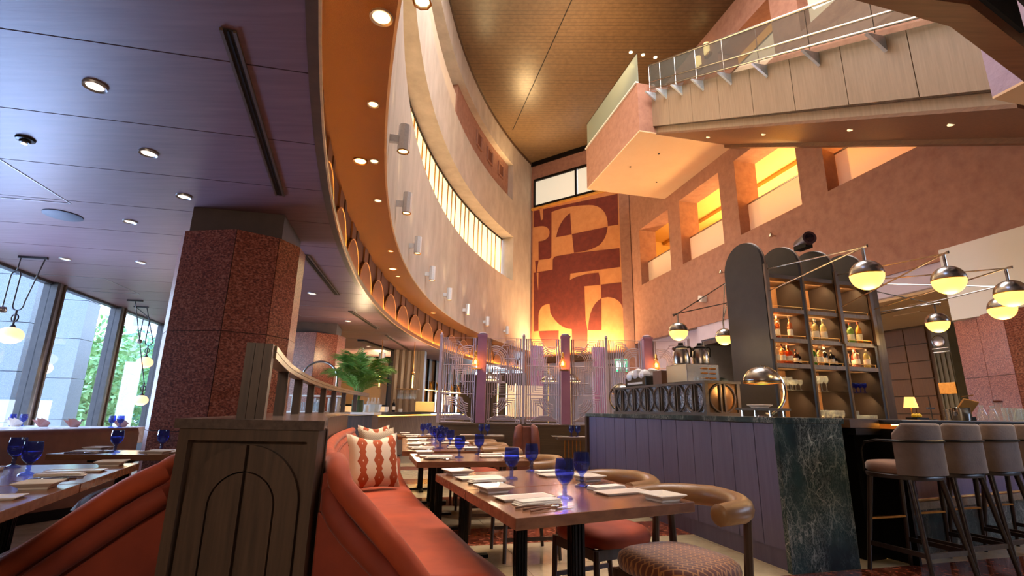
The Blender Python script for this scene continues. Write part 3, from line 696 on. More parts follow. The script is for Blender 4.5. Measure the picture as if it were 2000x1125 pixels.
# ---- ceiling fittings of the low ceiling
m_ring = M('fitting ring', 'a9a6a4', None, 8, .35, metal=.6); m_dl = emit_mat('downlight lens', 'ffe9cf', 1.3)
DLS = [((-2.559, 2.649), 'nearest round downlight in the blue-lit wood ceiling'), ((-2.812, 3.466), 'round downlight second nearest in the blue-lit wood ceiling'), ((-4.052, 4.946), 'round downlight left of the big red column top'), ((-3.054, 4.272), 'round downlight just above the big red column'), ((-5.056, 6.496), 'round flat downlight between the pendant and the red column'), ((-3.385, 8.213), 'small downlight beside the second ceiling slot'), ((-3.626, 10.9), 'small downlight in the ceiling above the distant column'), ((-5.994, 6.389), 'tiny downlight right of the left pendant ceiling bar'), ((-4.42, 15.4), 'small downlight over the palm near the kitchen')]
for (x, y), l in DLS:
    t = thing('downlight', l, 'light', (x, y, 2.99))
    r_ = .062 if y < 8 else .075
    MB().lathe([(r_*.72, 2.998), (r_, 2.985), (r_*1.05, 3.0)], 18, (x, y, 0), cap=False).build('trim_ring', m_ring, t, smooth=True)
    MB().lathe([(0.001, 2.992), (r_*.74, 2.992)], 18, (x, y, 0), cap=False).build('lens', m_dl, t)
sp = thing('ceiling_speaker', 'round grey speaker grille in the wood ceiling at the left', 'speaker', (-4.637, 4.804, 2.99))
MB().lathe([(0.001, 2.985), (.15, 2.985), (.165, 2.992), (.165, 3.0)], 28, (-4.637, 4.804, 0), cap=False).build('grille', M('speaker grille', '3f4450', '4c5260', 200, .6, contrast=(.45, .55)), sp, smooth=True)
sd = thing('smoke_detector', 'small dark round detector in the ceiling at the left edge', 'detector', (-3.592, 3.293, 2.98))
MB().lathe([(.0, 2.965), (.03, 2.965), (.035, 2.98), (.055, 2.985), (.06, 3.0)], 16, (-3.592, 3.293, 0)).build('housing', m_black, sd, smooth=True)
MB().lathe([(.0, 2.958), (.018, 2.958), (.02, 2.966)], 10, (-3.592, 3.293, 0)).build('sensor', m_chrome, sd)
for (a_, b_, w, l) in (((-1.48, 2.16), (-2.13, 4.2), .075, 'long dark slot air grille in the ceiling nearest the camera'), ((-2.62, 6.0), (-2.98, 8.25), .085, 'dark slot air grille in the ceiling right of the big column'), ((-3.2, 9.7), (-3.24, 11.9), .09, 'dark slot air grille in the ceiling, third from the camera'), ((-3.28, 13.0), (-3.32, 16.3), .09, 'dark slot air grille in the ceiling nearest the kitchen')):
    t = thing('air_slot', l, 'air grille', ((a_[0]+b_[0])/2, (a_[1]+b_[1])/2, 2.98))
    A_, B_ = Vector((*a_, 2.99)), Vector((*b_, 2.99)); sd_ = (B_-A_).normalized().cross(Z3)
    for s_ in (-1, 1): MB().bar(A_+sd_*w*.42*s_, B_+sd_*w*.42*s_, w*.22, .016).build('flange', m_lip, t)
    MB().bar(A_+Z3*.004, B_+Z3*.004, w*.7, .006).build('slot', m_plank_gap, t)
    MB().bar(A_, B_, .008, .012).build('vane', m_black, t)
for (cx, cy, w, d) in ((-4.9, 3.75, .75, .6), (-6.95, 7.85, .55, .55), (-3.75, 9.9, .6, .6), (-4.0, 13.2, .7, .7)):
    t = MB(); u, v = Vector((.978, .209, 0)), Vector((-.209, .978, 0)); c = Vector((cx, cy, 2.998))
    for s_ in (-1, 1):
        t.box(c+u*w*s_, (.012, d*2, .006), (u, v, Z3)); t.box(c+v*d*s_, (w*2, .012, .006), (u, v, Z3))
    t.build('hatch_joint', m_mull_l, CEIL)
# ---- soffit fittings
for i, (x, y, big_) in enumerate(((-1.007, 3.105, 1), (-1.359, 4.195, 0), (-1.811, 5.323, 1), (-1.646, 5.317, 0), (-1.897, 6.452, 0), (-2.488, 9.939, 1), (-2.25, 8.735, 0), (-2.505, 10.505, 0), (-2.359, 14.694, 1))):
    t = thing('soffit_light', ['round light in the orange soffit nearest the camera at the top', 'small round light in the orange soffit level with the top octagonal sconce', 'larger yellow disc of the pair in the orange soffit', 'smaller light of the pair in the orange soffit', 'small light in the orange soffit just below the pair', 'wide light in the orange soffit above the third arch from the left', 'small light in the orange soffit beside the third sconce', 'tiny light in the orange soffit beyond the wide one', 'farthest round light in the orange soffit'][i], 'light', (x, y, 3.93))
    r_ = .085 if big_ else .055
    MB().lathe([(r_*.75, 3.945), (r_, 3.935), (r_*1.06, 3.95)], 18, (x, y, 0), cap=False).build('trim_ring', m_ring if i in (0, 1, 3, 4) else m_brass, t, smooth=True)
    MB().lathe([(.001, 3.944), (r_*.78, 3.944)], 18, (x, y, 0), cap=False).build('lens', emit_mat('soffit lens', 'ffd9a0', 2.2) if i == 0 else bpy.data.materials['soffit lens'], t)
# ---- octagonal sconces on the curved wall (one body, up and down light)
m_alu = M('satin aluminium', 'd2d7de', 'e2e6ea', 40, .38, metal=.25)
m_sc = emit_mat('sconce lens', 'ffd98a', 6)
SC0 = -17.95
names = ['topmost', 'second from top', 'third from top', 'fourth from top', 'fifth from top', 'fourth from the screen end', 'third from the screen end', 'second from the screen end', 'last, nearest the mural']
for k, a in enumerate((SC0, -12.54, -8.0, -3.2, 1.62, 6.63, 11.65, 16.76, 21.8)):
    c = arc(26.22, a, 4.3); n = (Vector((CX, CY, 4.3))-c).normalized(); u = n.cross(Z3)
    t = thing('wall_sconce', 'silver octagonal wall light on the curved plaster wall, ' + names[k], 'lamp', c)
    MB().lathe([(.06, 4.31), (.074, 4.30), (.076, 4.30), (.076, 4.66), (.062, 4.66), (.058, 4.65)], 8, (c.x, c.y, 0), (u, n, Z3), cap=False).build('housing', m_alu, t)
    MB().lathe([(.001, 4.31), (.066, 4.31)], 8, (c.x, c.y, 0), (u, n, Z3), cap=False).build('lens', m_sc, t)
    MB().lathe([(.001, 4.652), (.062, 4.652)], 8, (c.x, c.y, 0), (u, n, Z3), cap=False).build('top_cap', m_alu, t)
    MB().lathe([(.066, 4.292), (.079, 4.292), (.079, 4.302), (.066, 4.302)], 8, (c.x, c.y, 0), (u, n, Z3), cap=False).build('brass_ring', m_brass, t)
    MB().box(c-n*.125+Z3*.16, (.05, .115, .1), (u, n, Z3)).build('bracket', m_alu, t)
    lamp('SPOT', 'sconce beam', c-Z3*.01, 14, (1, .74, .42), c-Z3*4+n*-.05, .05, angle=75, blend=.8)
    lamp('SPOT', 'sconce uplight', c+Z3*.4, 12, (1, .74, .42), c+Z3*5, .05, angle=80, blend=.8)
# four tiny lights and discs in the atrium ceiling
for i, (x, y) in enumerate(((4.162, 15.433), (4.64, 15.554), (5.124, 15.677), (4.42, 16.2))):
    t = MB().lathe([(.001, 13.83), (.06, 13.83), (.07, 13.85)], 10, (x, y, 0), cap=False).build('ceiling_spot', emit_mat('atrium spot', 'ffe2a8', 4) if i == 0 else bpy.data.materials['atrium spot'])
    tag(t, ['left', 'middle', 'right', 'lower'][i] + ' one of the tiny bright spots in the high slatted ceiling', 'light')
# ================================================================= BAR
BA = Vector((2.08, 4.0, 0))
def bar_(u, v, z): return BA + UB*u + VB*v + Z3*z
def bbox(mb, u0, u1, v0, v1, z0, z1): return mb.box(bar_((u0+u1)/2, (v0+v1)/2, (z0+z1)/2), (u1-u0, v1-v0, z1-z0), (UB, VB, Z3))
m_green = green_marble('dark green marble')
m_barpanel = wood('bar front veneer', '5c5876', '6c6886', 'Z', .5, scale=4, bump=.04)
ct = thing('bar_counter', 'long bar counter with grey purple panels and dark green marble top and end', 'counter', bar_(.3, 1.8, 0))
bounds = [.045] + [.28*k+.0 for k in range(1, 13)] + [3.62]
for a_, b_ in zip(bounds, bounds[1:]):
    m = MB(); bbox(m, .02, .05, a_+.004, b_-.004, .14, 1.06); m.build('front_panel', m_barpanel, ct)
m = MB(); bbox(m, .05, .6, .03, 3.6, .02, 1.06); m.build('carcass', m_black, ct)
m = MB(); bbox(m, .035, .06, .03, 3.62, 0.0, .14); m.build('toe_kick', m_barpanel, ct)
m = MB(); bbox(m, -.01, .66, -.005, 3.66, 1.065, 1.11); m.build('marble_top', m_green, ct, bevel=.004)
m = MB(); bbox(m, .0, .635, -.0, .045, 0.0, 1.065); m.build('marble_end', m_green, ct, bevel=.003)
m = MB(); bbox(m, -.02, .68, 3.6, 3.66, 0, 1.065); m.build('far_end', m_darkwood, ct)
# right arm with stools
RD, RN = Vector((.915, .403, 0)), Vector((-.403, .915, 0))
RP = Vector((3.226, 4.54, 0))
def rb_(s, n, z): return RP + RD*s + RN*n + Z3*z
def rbox(mb, s0, s1, n0, n1, z0, z1): return mb.box(rb_((s0+s1)/2, (n0+n1)/2, (z0+z1)/2), (s1-s0, n1-n0, z1-z0), (RD, RN, Z3))
rc = thing('stool_bar_counter', 'dark stone bar counter with amber lit apron behind the row of stools', 'counter', rb_(1.5, .2, 0))
m = MB(); rbox(m, -.1, 4.2, -.28, .55, 1.07, 1.105); m.build('stone_top', M('black stone', '15130f', '3a352e', 40, .35, contrast=(.55, .75)), rc, bevel=.004)
m = MB(); rbox(m, -.49, -.1, -.1, .55, 1.035, 1.105); m.build('bridge_top', m_lip, rc)
m = MB(); rbox(m, -.0, 4.2, .06, .5, .42, 1.07); m.build('carcass', m_black, rc)
m_aprn = wood('lit apron wood', '8a5a2c', 'a06c38', 'Z', .5)
for k in range(8):
    m = MB(); rbox(m, .0+k*.52, .51+k*.52, .03, .06, .78, 1.06); m.build('apron_panel', m_aprn, rc)
    m = MB(); rbox(m, .0+k*.52, .51+k*.52, .03, .06, .42, .775); m.build('front_panel', m_barpanel, rc)
m = MB(); rbox(m, -.02, 4.2, -.06, .08, .0, .36); m.build('marble_plinth', m_green, rc)
m = MB(); rbox(m, -.02, 4.2, -.1, .1, .36, .42); m.build('plinth_ledge', M('ledge stone', '6a6054', '8c8270', 30, .3), rc)
m = MB(); rbox(m, -.34, -.14, -.02, .3, 0, 1.03); m.build('end_post', m_black, rc)
m = MB(); rbox(m, -.114, -.086, -.25, .0, 0.0, 1.03); rbox(m, -.46, -.1, -.12, -.06, .98, 1.03); m.build('end_frame', m_black, rc)
m = MB(); m.tube([rb_(0, -.085, .435), rb_(4.2, -.085, .435)], .012, 8); m.build('foot_rail', m_brass, rc)
for k in range(8):
    m = MB(); m.tube([rb_(.26+k*.52+.05*math.cos(g*PI/8), .02, .68+.05*math.sin(g*PI/8)) for g in range(16)], .006, 6, closed=True); m.build('hook_ring', m_brass, rc)
m = MB(); rbox(m, -.08, 4.2, -.262, -.25, 1.03, 1.07); m.build('valance', m_black, rc)
m = MB(); rbox(m, -.05, 4.2, -.18, -.165, 1.058, 1.068); m.build('apron_light', emit_mat('apron strip', 'ffa23c', 22), rc)
# stools
m_suede = M('taupe suede', '54463f', '6c5b52', 7, .85, bump=.15, bscale=60, sheen=.3, contrast=(.25, .75))
m_suede_o = M('warm suede', '6a4a3a', '80604e', 7, .85, sheen=.3)
m_stoolwood = wood('espresso wood', '1e1512', '33251e', 'Z', .35)
def make_stool():
    t = thing('bar_stool', '', 'stool', (0, 0, 0))
    # faces +y (towards the bar); seat 0.46 wide
    m = MB(); rows = []
    for z, k in ((.70, .94), (.715, 1), (.755, 1), (.775, .93), (.78, .8)):
        rows.append([Vector((.235*k*math.copysign(abs(math.cos(g))**.75, math.cos(g)), .22*k*math.copysign(abs(math.sin(g))**.75, math.sin(g))-.0, z)) for g in [2*PI*i/28 for i in range(28)]])
    m.grid(rows, closed=True); m.add(rows[-1], [tuple(range(28))]); m.build('seat', m_suede_o, t, smooth=60, world=False)
    m = MB(); rows = []
    for z, k in ((.665, .93), (.67, .99), (.695, 1.0), (.70, .97)):
        rows.append([Vector((.24*k*math.copysign(abs(math.cos(g))**.75, math.cos(g)), .225*k*math.copysign(abs(math.sin(g))**.75, math.sin(g)), z)) for g in [2*PI*i/28 for i in range(28)]])
    m.grid(rows, closed=True); m.add(rows[-1], [tuple(range(28))]); m.add(rows[0], [tuple(range(27, -1, -1))]); m.build('seat_base', m_stoolwood, t, smooth=60, world=False)
    # wrap back : the rear half of the seat outline
    m = MB(); rows = []
    N = 26
    for i in range(N+1):
        g = PI + .30 + (PI-.60)*(i/N); f = abs(i/N-.5)*2
        x = .248*math.copysign(abs(math.cos(g))**.62, math.cos(g)); y = .235*math.copysign(abs(math.sin(g))**.62, math.sin(g)); y = min(y, -.02)
        top_ = 1.062 - .075*max(0, f-.72)/.28; th = .045
        n = Vector((x, y, 0)).normalized(); p = Vector((x, y, 0))
        rows.append([p+Z3*.70, p+Z3*(top_-.02), p-n*.01+Z3*(top_-.004), p-n*th*.5+Z3*top_, p-n*(th-.008)+Z3*(top_-.008), p-n*th+Z3*(top_-.03), p-n*th+Z3*.72])
    m.grid(rows); m.add(rows[0], [tuple(range(7))]); m.add(rows[-1], [tuple(range(6, -1, -1))]); m.build('backrest', m_suede, t, smooth=50, world=False)
    m = MB(); pts = []
    for i in range(N+1):
        g = PI + PI*(i/N); x = .254*math.copysign(abs(math.cos(g))**.62, math.cos(g)); y = .241*math.copysign(abs(math.sin(g))**.62, math.sin(g)); pts.append(Vector((x, min(y, .0), .935)))
    pts = [Vector((-.235, .15, .70)), Vector((-.242, .14, .86)), Vector((-.25, .10, .915))] + pts + [Vector((.25, .10, .915)), Vector((.242, .14, .86)), Vector((.235, .15, .70))]
    m.tube(pts, .0085, 6); m.build('arm_rail', m_black, t, smooth=True, world=False)
    for sx in (-1, 1):
        for sy in (-1, 1):
            m = MB(); m.tube([(sx*.17, sy*.15, .67), (sx*.235, sy*(.215 if sy > 0 else .24), 0)], [.021, .014], 10); m.build('leg', m_stoolwood, t, smooth=True, world=False)
    m = MB()
    def at_(sx, sy, z): k = (.67-z)/.67; return Vector((sx*(.17+.065*k), sy*(.15+(.065 if sy > 0 else .09)*k), z))
    for sx in (-1, 1): m = MB(); m.bar(at_(sx, -1, .19), at_(sx, 1, .19), .016, .032); m.build('side_stretcher', m_stoolwood, t, world=False)
    m = MB(); m.bar(at_(-1, 1, .36), at_(1, 1, .36), .03, .014); m.build('foot_rest', m_brass, t, world=False)
    m = MB(); m.bar(at_(-1, -1, .19), at_(1, -1, .19), .016, .032); m.build('rear_stretcher', m_stoolwood, t, world=False)
    return t
st = make_stool(); rz = math.atan2(RN.y, RN.x)-PI/2
for k in range(4):
    p = Vector((3.035, 4.03, 0)) + RD*(.545*k)
    o = st if k == 0 else dup(st, p)
    o.location = p; o.rotation_euler = (0, 0, rz-.10); o.scale = (.95, 1.0, 1.022); o['group'] = 'bar stools along the lit counter'
    o['label'] = ['taupe suede bar stool nearest the green marble end, its seat showing at the left', 'taupe suede bar stool in the middle of the three in view', 'taupe suede bar stool cut by the right edge of the picture', 'taupe suede bar stool beyond the right edge of the picture'][k]
# ---- shelf tower
TF = Vector((3.173, 6.0, 0))
def tw(u, v, z): return TF + UB*u + VB*v + Z3*z
m_tower = wood('tower wood', '2e2420', '423530', 'Z', .5, bump=.04); m_towerin = wood('tower inner wood', '6a4a30', '84603f', 'Z', .5)
m_fin = M('fin lacquer', '1d1817', '282120', 6, .5)
to = thing('back_bar', 'tall dark back bar of three lit shelf bays between arch topped fins', 'shelf unit', tw(.8, .35, 0))
TH, DP = 3.35, .70
FU = [0, .56, 1.10, 1.63]
for i, u0 in enumerate(FU):
    r_ = DP/2; poly = [(0, 0), (DP, 0), (DP, TH-r_)] + [(r_+r_*math.cos(PI*k/18), TH-r_+r_*math.sin(PI*k/18)) for k in range(1, 18)] + [(0, TH-r_)]
    MB().prism(poly, tw(u0-.03, 0, 0), VB, Z3, UB*.045).build('fin', m_fin, to)
    q = [(.004+x*.988, z) for x, z in poly[1:]] 
    edge = [tw(u0+.02, .0+p_[0], p_[1]) for p_ in [(0, 0)] + [(0, TH-r_)] + [(r_-r_*math.cos(PI*k/18), TH-r_+r_*math.sin(PI*k/18)) for k in range(1, 19)]]
    m = MB(); m.tube(edge, .012, 5); m.build('fin_edging', m_greywood, to)
    if i in (0, 2, 3):
        m = MB(); m.box(tw(u0+.0, -.022, 2.5), (.05, .03, .95), (UB, VB, Z3)); m.build('arm_plate', m_lip if i else m_greywood, to)
SZ = [1.02, 1.42, 1.74, 2.05, 2.42, 2.86]
for i in range(3):
    a_, b_ = FU[i]+.015, FU[i+1]-.03
    m = MB(); m.box(tw((a_+b_)/2, .42, 1.98), (b_-a_, .03, 1.95), (UB, VB, Z3)); m.build('back_panel', m_towerin, to)
    SH = {}
    for z in SZ:
        if z == 1.42:
            m = MB(); m.box(tw((a_+b_)/2, .2, z), (b_-a_, .4, .012), (UB, VB, Z3)); m.build('glass_shelf', m_clear, to); continue
        th = .05 if z > 1.1 else .06
        m = MB(); m.box(tw((a_+b_)/2, .2, z-th/2), (b_-a_, .41, th), (UB, VB, Z3)); SH[round(z, 2)] = m.build('shelf', m_greywood if z < 2.8 else m_lip, to)
    for z in (1.74, 2.05, 2.42):
        m = MB(); m.tube([tw(a_+.01, .01, z+.035), tw(b_-.01, .01, z+.035)], .004, 5); m.tube([tw(a_+.01, .01, z), tw(a_+.01, .01, z+.035)], .004, 5); m.tube([tw(b_-.02, .01, z), tw(b_-.02, .01, z+.035)], .004, 5); m.build('gallery_rail', m_brass, SH[z])
        m = MB(); m.box(tw((a_+b_)/2, .385, z+.012), (b_-a_-.04, .012, .012), (UB, VB, Z3)); m.build('shelf_light', emit_mat('shelf strip', 'ffa850', 14) if 'shelf strip' not in bpy.data.materials else bpy.data.materials['shelf strip'], SH[z])
    for z in (2.80, 2.36, 1.99, 1.68, 1.36):
        lamp('AREA', 'shelf glow', tw((a_+b_)/2, .12, z), 7 if z > 1.9 else 3, (1, .6, .26), tw((a_+b_)/2, .40, z-.3), .4, .05)
    m = MB(); m.box(tw(1.72, .3, 1.6), (.13, .62, 3.2), (UB, VB, Z3)); m.build('end_casing', m_greywood, to)
m = MB(); m.box(tw(.82, .25, .5), (1.66, .5, .98), (UB, VB, Z3)); m.build('base_cabinet', m_tower, to)
# bottles and glasses on the shelves
def bottle_mesh(h, r, neck=.35, shoulder=.14):
    zb, zs, zn = 0, h*(1-neck), h*(1-neck)+h*shoulder
    return [(r*.9, 0), (r, .01), (r, zs), (r*.75, zs+h*shoulder*.55), (r*.3, zn), (r*.28, h*.97), (r*.33, h*.97), (r*.33, h)]
bm_col = {}
def bot_mat(c, a=.25):
    k = 'bottle '+c
    return bpy.data.materials.get(k) or glass_mat(k, c, rough=.05, alpha=a)
m_label = M('paper label', 'e6dfcf', 'd4c9b0', 40, .7); m_cap = M('bottle cap', '6a2a1a', '7a3a22', 20, .4)
m_cap_s = M('silver cap', 'b8b4a8', None, 5, .3, metal=.8)
def bottle(p, h, r, col, cap=None, label_=True, text='', grp=''):
    t = thing('bottle', text, 'bottle', p, 0, grp); c = tuple(p)
    MB().lathe([(q[0], q[1]+c[2]) for q in bottle_mesh(h, r)], 14, (c[0], c[1], 0)).build('glass_body', bot_mat(col), t, smooth=35); gb = t.children[0]
    MB().lathe([(r*.36, h*.9+c[2]), (r*.36, h*1.02+c[2])], 10, (c[0], c[1], 0)).build('cap', cap or m_cap, gb)
    if label_: MB().lathe([(r*1.015, h*.16+c[2]), (r*1.015, h*.44+c[2])], 14, (c[0], c[1], 0), cap=False).build('paper_label', m_label, gb, smooth=True)
bays = {  # shelf z, bay : (u offset, v, height, radius, colour, description)
 (2.05, 0): [(.05, .12, .26, .045, 'b06a30', 'amber bottle half hidden by the fin'), (.16, .16, .34, .04, 'c47a36', 'tall amber bottle with a white label'), (.32, .12, .36, .04, 'd8a070', 'clear bottle with a pinkish base')],
 (2.05, 1): [(.05, .12, .28, .04, 'cfd0c4', 'slim pale bottle beside the fin'), (.16, .12, .36, .05, 'e6d9a8', 'pale gold bottle with black letters, left of its pair'), (.29, .12, .36, .05, 'e8ddb4', 'pale gold bottle with black letters, right of its pair'), (.2, .26, .42, .04, '7a3a1c', 'dark bottle with a red brown cap at the back')],
 (2.05, 2): [(.05, .12, .32, .05, '8fd6c0', 'turquoise bottle'), (.19, .12, .29, .05, 'b8d890', 'square shouldered green and yellow bottle'), (.33, .12, .34, .045, 'e8c060', 'yellow bottle')],
 (1.74, 0): [(.05, .1, .30, .045, 'e0d8c8', 'clear bottle with a big pale label'), (.12, .24, .38, .04, 'cfc7ae', 'tall clear bottle at the back'), (.16, .12, .26, .045, 'e0a050', 'golden bottle'), (.24, .1, .24, .055, 'd8782c', 'squat orange brandy bottle'), (.31, .2, .26, .04, '8a4a20', 'brown bottle behind the squat one'), (.36, .12, .2, .04, '5a3018', 'small dark brown bottle'), (.43, .12, .16, .035, '3a2014', 'smallest dark bottle at the right end')],
 (1.74, 1): [(.05, .1, .26, .045, '6fae4a', 'bright green bottle'), (.08, .26, .38, .04, '3a5a34', 'tall dark green bottle at the back'), (.16, .1, .3, .045, 'e8c890', 'pale golden bottle'), (.2, .26, .36, .04, '2e2a24', 'tall black bottle at the back'), (.27, .14, .3, .045, '23201c', 'black bottle with white label'), (.36, .12, .22, .045, '3a3028', 'dark bottle with a silver top'), (.43, .12, .16, .04, '1c1815', 'small black bottle at the right end')],
 (1.74, 2): [(.05, .1, .32, .035, 'e0b030', 'slim yellow bottle beside the fin'), (.14, .2, .36, .05, '9a3a24', 'tall red bottle'), (.23, .12, .28, .045, 'd8b0a0', 'pinkish bottle with a red cap'), (.3, .22, .26, .04, 'b05038', 'small red bottle at the back'), (.37, .1, .28, .05, 'dcd8a0', 'pale bottle with a green label at the right end')],
}
ord_ = ['left', 'middle', 'right']
for (z, bay), L in bays.items():
    for (u, v, h, r, c, d) in L:
        bottle(tw(FU[bay]+.03+u+(.035 if u < .4 else .01), v-.02, z+.002), min(h*.93, .292 if z > 2 else .243), r*.78, c, m_cap_s if ('silver' in d or 'clear' in d or 'pale' in d) else m_cap, True, '%s, %s bottle shelf, %s bay' % (d, 'upper' if z > 2 else 'lower', ord_[bay]), 'bottles on the back bar')
bx = MB(); bx.box(tw(.17, .27, 2.051+.15), (.13, .1, .3), (UB, VB, Z3)); tag(bx.build('bottle_box', M('gold carton', 'd8943c', 'e0a24c', 6, .6)), 'upright golden bottle carton behind the amber bottles on the upper shelf', 'box')
m_gl = glass_mat('drinking glass', 'f2f5f5', rough=.02, alpha=.12)
m_blue = glass_mat('cobalt glass', '2b3fc4', rough=.02, alpha=.12)
def stem_glass(p, h, r, m, lab, grp, name='wine_glass'):
    t = MB(); z = p[2]
    t.lathe([(r*.8, z), (r*.8, z+.004), (.006, z+.012), (.005, z+h*.45), (r*.7, z+h*.56), (r, z+h*.75), (r*.85, z+h), (r*.82, z+h), (r*.95, z+h*.75), (r*.6, z+h*.58), (0.001, z+h*.5)], 12, (p[0], p[1], 0), cap=False)
    return tag(t.build(name, m, smooth=True), lab, 'glass', grp)
def tumbler(p, h, r, m, lab, grp):
    z = p[2]; t = MB(); t.lathe([(.001, z), (r*.85, z), (r, z+h), (r*.93, z+h), (r*.8, z+.012), (.001, z+.012)], 12, (p[0], p[1], 0), cap=False)
    return tag(t.build('tumbler', m, smooth=40), lab, 'glass', grp)
RW = ['front row', 'back row']; NT = ['first', 'second', 'third', 'fourth', 'fifth', 'sixth']
for i in range(6):
    for j in range(2):
        stem_glass(tw(.07+.075*i, .1+.12*j, 1.427), .16 if i < 4 else .13, .032, m_gl, 'clear stem glass, %s, %s from the left, glass shelf of the left bay' % (RW[j], NT[i]), 'stem glasses in the left bay')
        stem_glass(tw(.62+.078*i, .08+.12*j, 1.03), .17, .034, m_gl, 'clear wine glass, %s, %s from the left, bottom of the middle bay' % (RW[j], NT[i]), 'wine glasses low in the middle bay')
        tumbler(tw(1.16+.072*i, .08+.11*j, 1.03), .17 if i < 2 else .12, .033, m_gl, '%s, %s, %s from left, bottom of right bay' % ('tall highball' if i < 2 else 'short tumbler', RW[j], NT[i]), 'tumblers low in the right bay')
        if i < 4: stem_glass(tw(.62+.075*i, .1+.12*j, 1.427), .19, .03, m_gl, 'tall clear flute, %s, %s from the left, glass shelf of the middle bay' % (RW[j], NT[i]), 'flutes in the middle bay')
        if i < 5: stem_glass(tw(1.17+.07*i, .1+.12*j, 1.427), .12, .03, m_blue, 'blue stem glass, %s, %s from the left, glass shelf of the right bay' % (RW[j], NT[i]), 'blue glasses in the right bay')
# projector on top of the tower
pj = thing('projector', 'purple black lens barrel of a projector on top of the back bar', 'projector', tw(.92, .2, 3.36))
ax_ = (UB*-.35 - VB*.93).normalized(); px_ = ax_.cross(Z3).normalized(); py_ = px_.cross(ax_)
MB().lathe([(.07, -.2), (.08, -.15), (.08, .05), (.09, .06), (.09, .12), (.07, .12)], 20, tw(.92, .2, 3.46), (px_, py_, ax_)).build('barrel', M('barrel plastic', '35222c', '402a34', 5, .35), pj, smooth=40)
MB().lathe([(.001, .125), (.06, .122)], 20, tw(.92, .2, 3.46), (px_, py_, ax_), cap=False).build('lens', M('lens glass', '1a1018', '2a1a2a', 5, .08), pj)
MB().box(tw(.92, .25, 3.38), (.12, .2, .06), (UB, VB, Z3)).build('mount', m_black, pj)
# ---- hanging globe lamps on twin rods
m_globe = emit_mat('opal globe', 'ffc45c', 1.9); m_globe_top = m_steel
def globe(p, rods, lab, r=.125):
    p = Vector(p); t = thing('globe_lamp', lab, 'lamp', p)
    n = 22
    up = [(r*1.0*math.cos(PI/2*i/9), r*math.sin(PI/2*i/9)*.98+.002) for i in range(10)]
    dn = [(r*.985*math.cos(PI/2*i/9), -r*math.sin(PI/2*i/9)) for i in range(10)]
    MB().lathe(up, n, p, cap=False).build('metal_dome', m_globe_top, t, smooth=True)
    MB().lathe(dn, n, p, cap=False).build('opal_bowl', m_globe, t, smooth=True)
    MB().lathe([(r*1.005, -.004), (r*1.012, .0), (r*1.005, .006)], n, p, cap=False).build('rim', m_brass, t, smooth=True)
    MB().tube([p+Z3*r*.95, p+Z3*(r+.11)], .012, 8).build('stem', m_steel, t, smooth=True)
    tip = p+Z3*(r+.115)
    for a_ in rods:
        a_ = Vector(a_); d = (tip-a_).normalized(); MB().tube([a_, tip+d*.07], .0075, 6).build('rod', m_steel, t)
    lamp('POINT', 'globe glow', p-Z3*(r+.03), 9, (1, .66, .28), None, .1)
FR = lambda u, z: tw(u, -.052, z)
globe((2.934, 3.951, 2.265), [FR(0, 2.9), FR(0, 2.62)], 'globe lamp nearest the shelves, hanging above the arched table lamp')
globe((3.806, 4.17, 2.295), [FR(1.1, 2.92), FR(1.1, 2.5)], 'globe lamp second from the right bay, large and centred over the stools')
globe((4.599, 4.433, 2.253), [FR(1.63, 2.9), FR(1.63, 2.5), ], 'large globe lamp at the right edge of the picture')
globe((5.32, 5.26, 2.296), [tw(1.8, .1, 2.9), tw(1.8, .1, 2.45)], 'globe lamp overlapped by the one at the right edge')
globe((5.334, 6.116, 2.289), [tw(1.8, .3, 2.9), tw(1.8, .3, 2.5)], 'smallest hanging globe lamp right of the shelves')
globe((2.236, 6.578, 2.196), [tw(-.02, .72, 2.9), tw(-.02, .72, 2.62)], 'globe lamp alone on the left of the tower above the coffee pots')
globe((3.158, 7.30, 2.245), [tw(.0, .75, 2.9), tw(.0, .75, 2.6)], 'globe lamp half hidden behind the tower')
